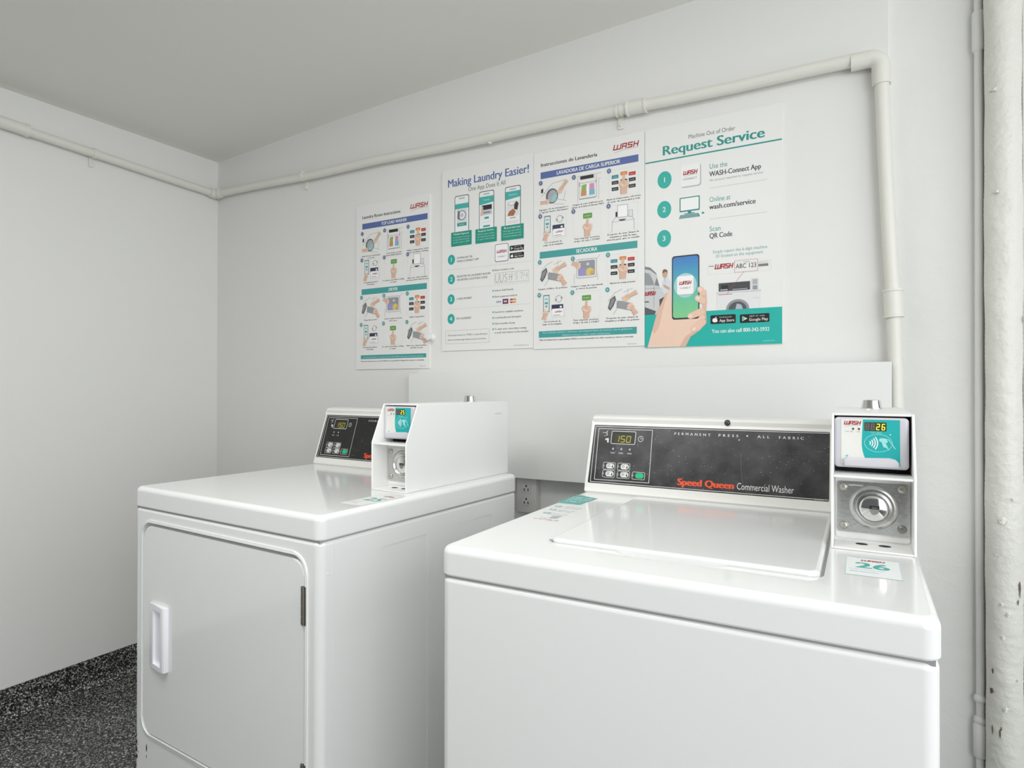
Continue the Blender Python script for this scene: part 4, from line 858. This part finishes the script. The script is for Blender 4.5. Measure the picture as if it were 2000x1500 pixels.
p.text('26', 589, 183, 28, (62, 176, 166), width=42, align='c', l=1, res=4, bold=.03); p.text('For service use this machine number', 561, 172, 3.2, (120, 190, 188), width=42, l=1, res=1).text('wash.com/service', 562, 160, 4.6, (96, 180, 178), width=34, l=1, res=1)
p.build('number_sticker', washer, 'pale sticker with a teal 26')
p = Print(topmap)
p.poly([(6, 419), (60, 419), (66, 506), (8, 532)], (92, 176, 172), 0); p.text('USE HE', 36, 486, 15, (214, 238, 236), width=50, align='c', l=1, res=2, bold=.03).text('DETERGENT', 36, 464, 14, (214, 238, 236), width=50, align='c', l=1, res=2, bold=.02).text('ONLY', 34, 440, 14, (214, 238, 236), width=36, align='c', l=1, res=2, bold=.02)
p.build('detergent_sticker', washer, 'small teal sticker left of the console')
p = Print(topmap)
for k in range(3): p.text('1/2', 20 + 4 * k, 375 - 36 * k, 14, (110, 186, 182), width=16, l=0, res=2, bold=.02).text('Add soap to tub', 44, 380 - 36 * k, 6, (150, 152, 154), width=36, l=0, res=1).text('before clothes', 44, 368 - 36 * k, 6, (186, 170, 178), width=34, l=0, res=1)
p.rect(60, 76, 268, 292, (176, 180, 184), 0).line([(60, 262), (44, 268)], 1.2, (206, 150, 152), 0).text('DO NOT OVERLOAD', 38, 248, 9, (206, 130, 134), width=50, l=0, res=1); p.build('instruction_sticker', washer, 'faint instruction sticker with red bottom line')

# ------------------------------------------------------------------ dryer
DX, DY, DR, DW = -1.58816, 0.88859, -0.051306, 0.68264
dryer, dtop, dcab = machine('clothes_dryer', 'white front loading clothes dryer with a closed square door, its payment box showing 25', (DX, DY, 0), DR, DW, .7095, .8640)
def yrect(x0, x1, z0, z1, r, y0, y1, n=8): return prism(rrect(x0, x1, z0, z1, r, n), y0, y1, 'y')
DX0, DX1, DZ0, DZ1 = .0405, .6425, .3185, .8325
cut(dcab, yrect(DX0, DX1, DZ0, DZ1, .036, -.02, .016), rbox(DW - .0026, DW + .05, .166, .317, .10, .8205, rv=.004, axis='x', seg=3), rbox(DW - .0026, DW + .05, .43, .58, .10, .8215, rv=.004, axis='x', seg=3), rbox(DW - .0025, DW + .05, .0365, .0377, -.02, .9))
shade(dtop, 32, True); shade(dcab, 32, True)
rim = yrect(DX0 - .006, DX1 + .006, DZ0 - .006, DZ1 + .006, .042, -.0012, .003)
bmesh.ops.bevel(rim, geom=[e for e in rim.edges if all(abs(v.co.y + .0012) < 1e-6 for v in e.verts)], offset=.0025, segments=3, profile=.5, affect='EDGES')
rm_o = obj('door_surround', rim, M_ENAMEL, dryer); cut(rm_o, yrect(DX0 + .0004, DX1 - .0004, DZ0 + .0004, DZ1 - .0004, .036, -.02, .02)); shade(rm_o, 30)
db = yrect(DX0 + .0042, DX1 - .0042, DZ0 + .0042, DZ1 - .0085, .033, .0012, .015)
bmesh.ops.bevel(db, geom=[e for e in db.edges if all(abs(v.co.y - .0012) < 1e-6 for v in e.verts)], offset=.004, segments=3, profile=.5, affect='EDGES')
door = obj('door', db, M_ENAMEL, dryer, smooth=32, wn=True)
HX0, HX1, HZ0, HZ1 = .0805, .1565, .4885, .6415
hb = prism([(HX0, .0012), (HX0, -.002), (HX0 + .005, -.004), (HX0 + .016, -.005), (HX1 - .014, -.0105), (HX1 - .005, -.0105), (HX1 - .001, -.008), (HX1, .0012)], HZ0, HZ1, 'z')
bmesh.ops.bevel(hb, geom=[e for e in hb.edges if abs(e.verts[0].co.z - e.verts[1].co.z) < 1e-6], offset=.002, segments=3, profile=.5, affect='EDGES')
hd = obj('handle', hb, M_HANDLE, door)
cut(hd, prism([(HX0 + .018, -.03), (HX0 + .021, .0004), (HX1 - .017, .0008), (HX1 - .0105, -.03)], HZ0 + .011, HZ1 - .013, 'z'))
shade(hd, 30)
for z0, z1 in ((.700, .7745), (.358, .431)):
    hg = rbox(DX1 - .0105, DX1 + .0035, -.0022, .004, z0, z1, rv=.001, axis='y', seg=2); join(hg, tube([(DX1 - .0035, -.0025, z0), (DX1 - .0035, -.0025, z1)], .0026, 12))
    hh = obj('hinge', hg, M_HINGE, dryer, smooth=40)
    for q in (.2, .5, .8): obj('hinge_screw', lathe([(0, .0014), (.0018, .001), (.0022, 0)], 10, facing(DX1 - .0078, -.0022, z0 + (z1 - z0) * q)), M_STEEL2, hh)
console(dryer, .5545, M_BLACK2, 2)
coin_meter(dryer, '25')
p = Print(topmap); p.rr(604, 668, 118, 246, 2, (230, 232, 230), 0); wash_logo(p, 628, 226, 30, 8, l=1, swoosh=False); p.text('25', 640, 172, 32, (62, 164, 154), width=46, align='c', l=1, res=3, bold=.03); p.rect(640, 662, 124, 146, (232, 234, 232), 1); p.text('For service use', 608, 150, 4, (120, 150, 150), width=28, l=1, res=1).text('wash.com/service', 608, 138, 4.6, (130, 134, 136), width=30, l=1, res=1); p.build('number_sticker', dryer, 'pale sticker with a teal 25')
fm = lambda u, v, l: (u / 1000, .0015 - .0004 - .0002 * l, v / 1000)
rnd = random.Random(3)
def chips(pts):
    pr = Print(fm)
    for u, v, a, b in pts: pr.poly([(u + a * math.cos(2 * PI * k / 9) * rnd.uniform(.5, 1), v + b * math.sin(2 * PI * k / 9) * rnd.uniform(.5, 1)) for k in range(9)], M_CHIP, 0)
    return pr
chips([(16, 302, 2.4, 6), (17.5, 286, 3, 6), (16, 268, 4, 9), (22, 280, 1.5, 3), (26, 292, 1.2, 2), (62, 283, 3, 12), (18, 250, 4, 8), (62, 262, 2, 6), (24, 262, 2, 3)]).build('paint_chips', dcab, 'dark chips near the bottom left corner')
obj('side_screw', lathe([(0, .0012), (.002, .0008), (.0026, 0)], 10, Matrix.Translation((DW - .0015, .022, .80)) @ Matrix.Rotation(PI / 2, 4, 'Y')), M_ENAMEL, dcab)
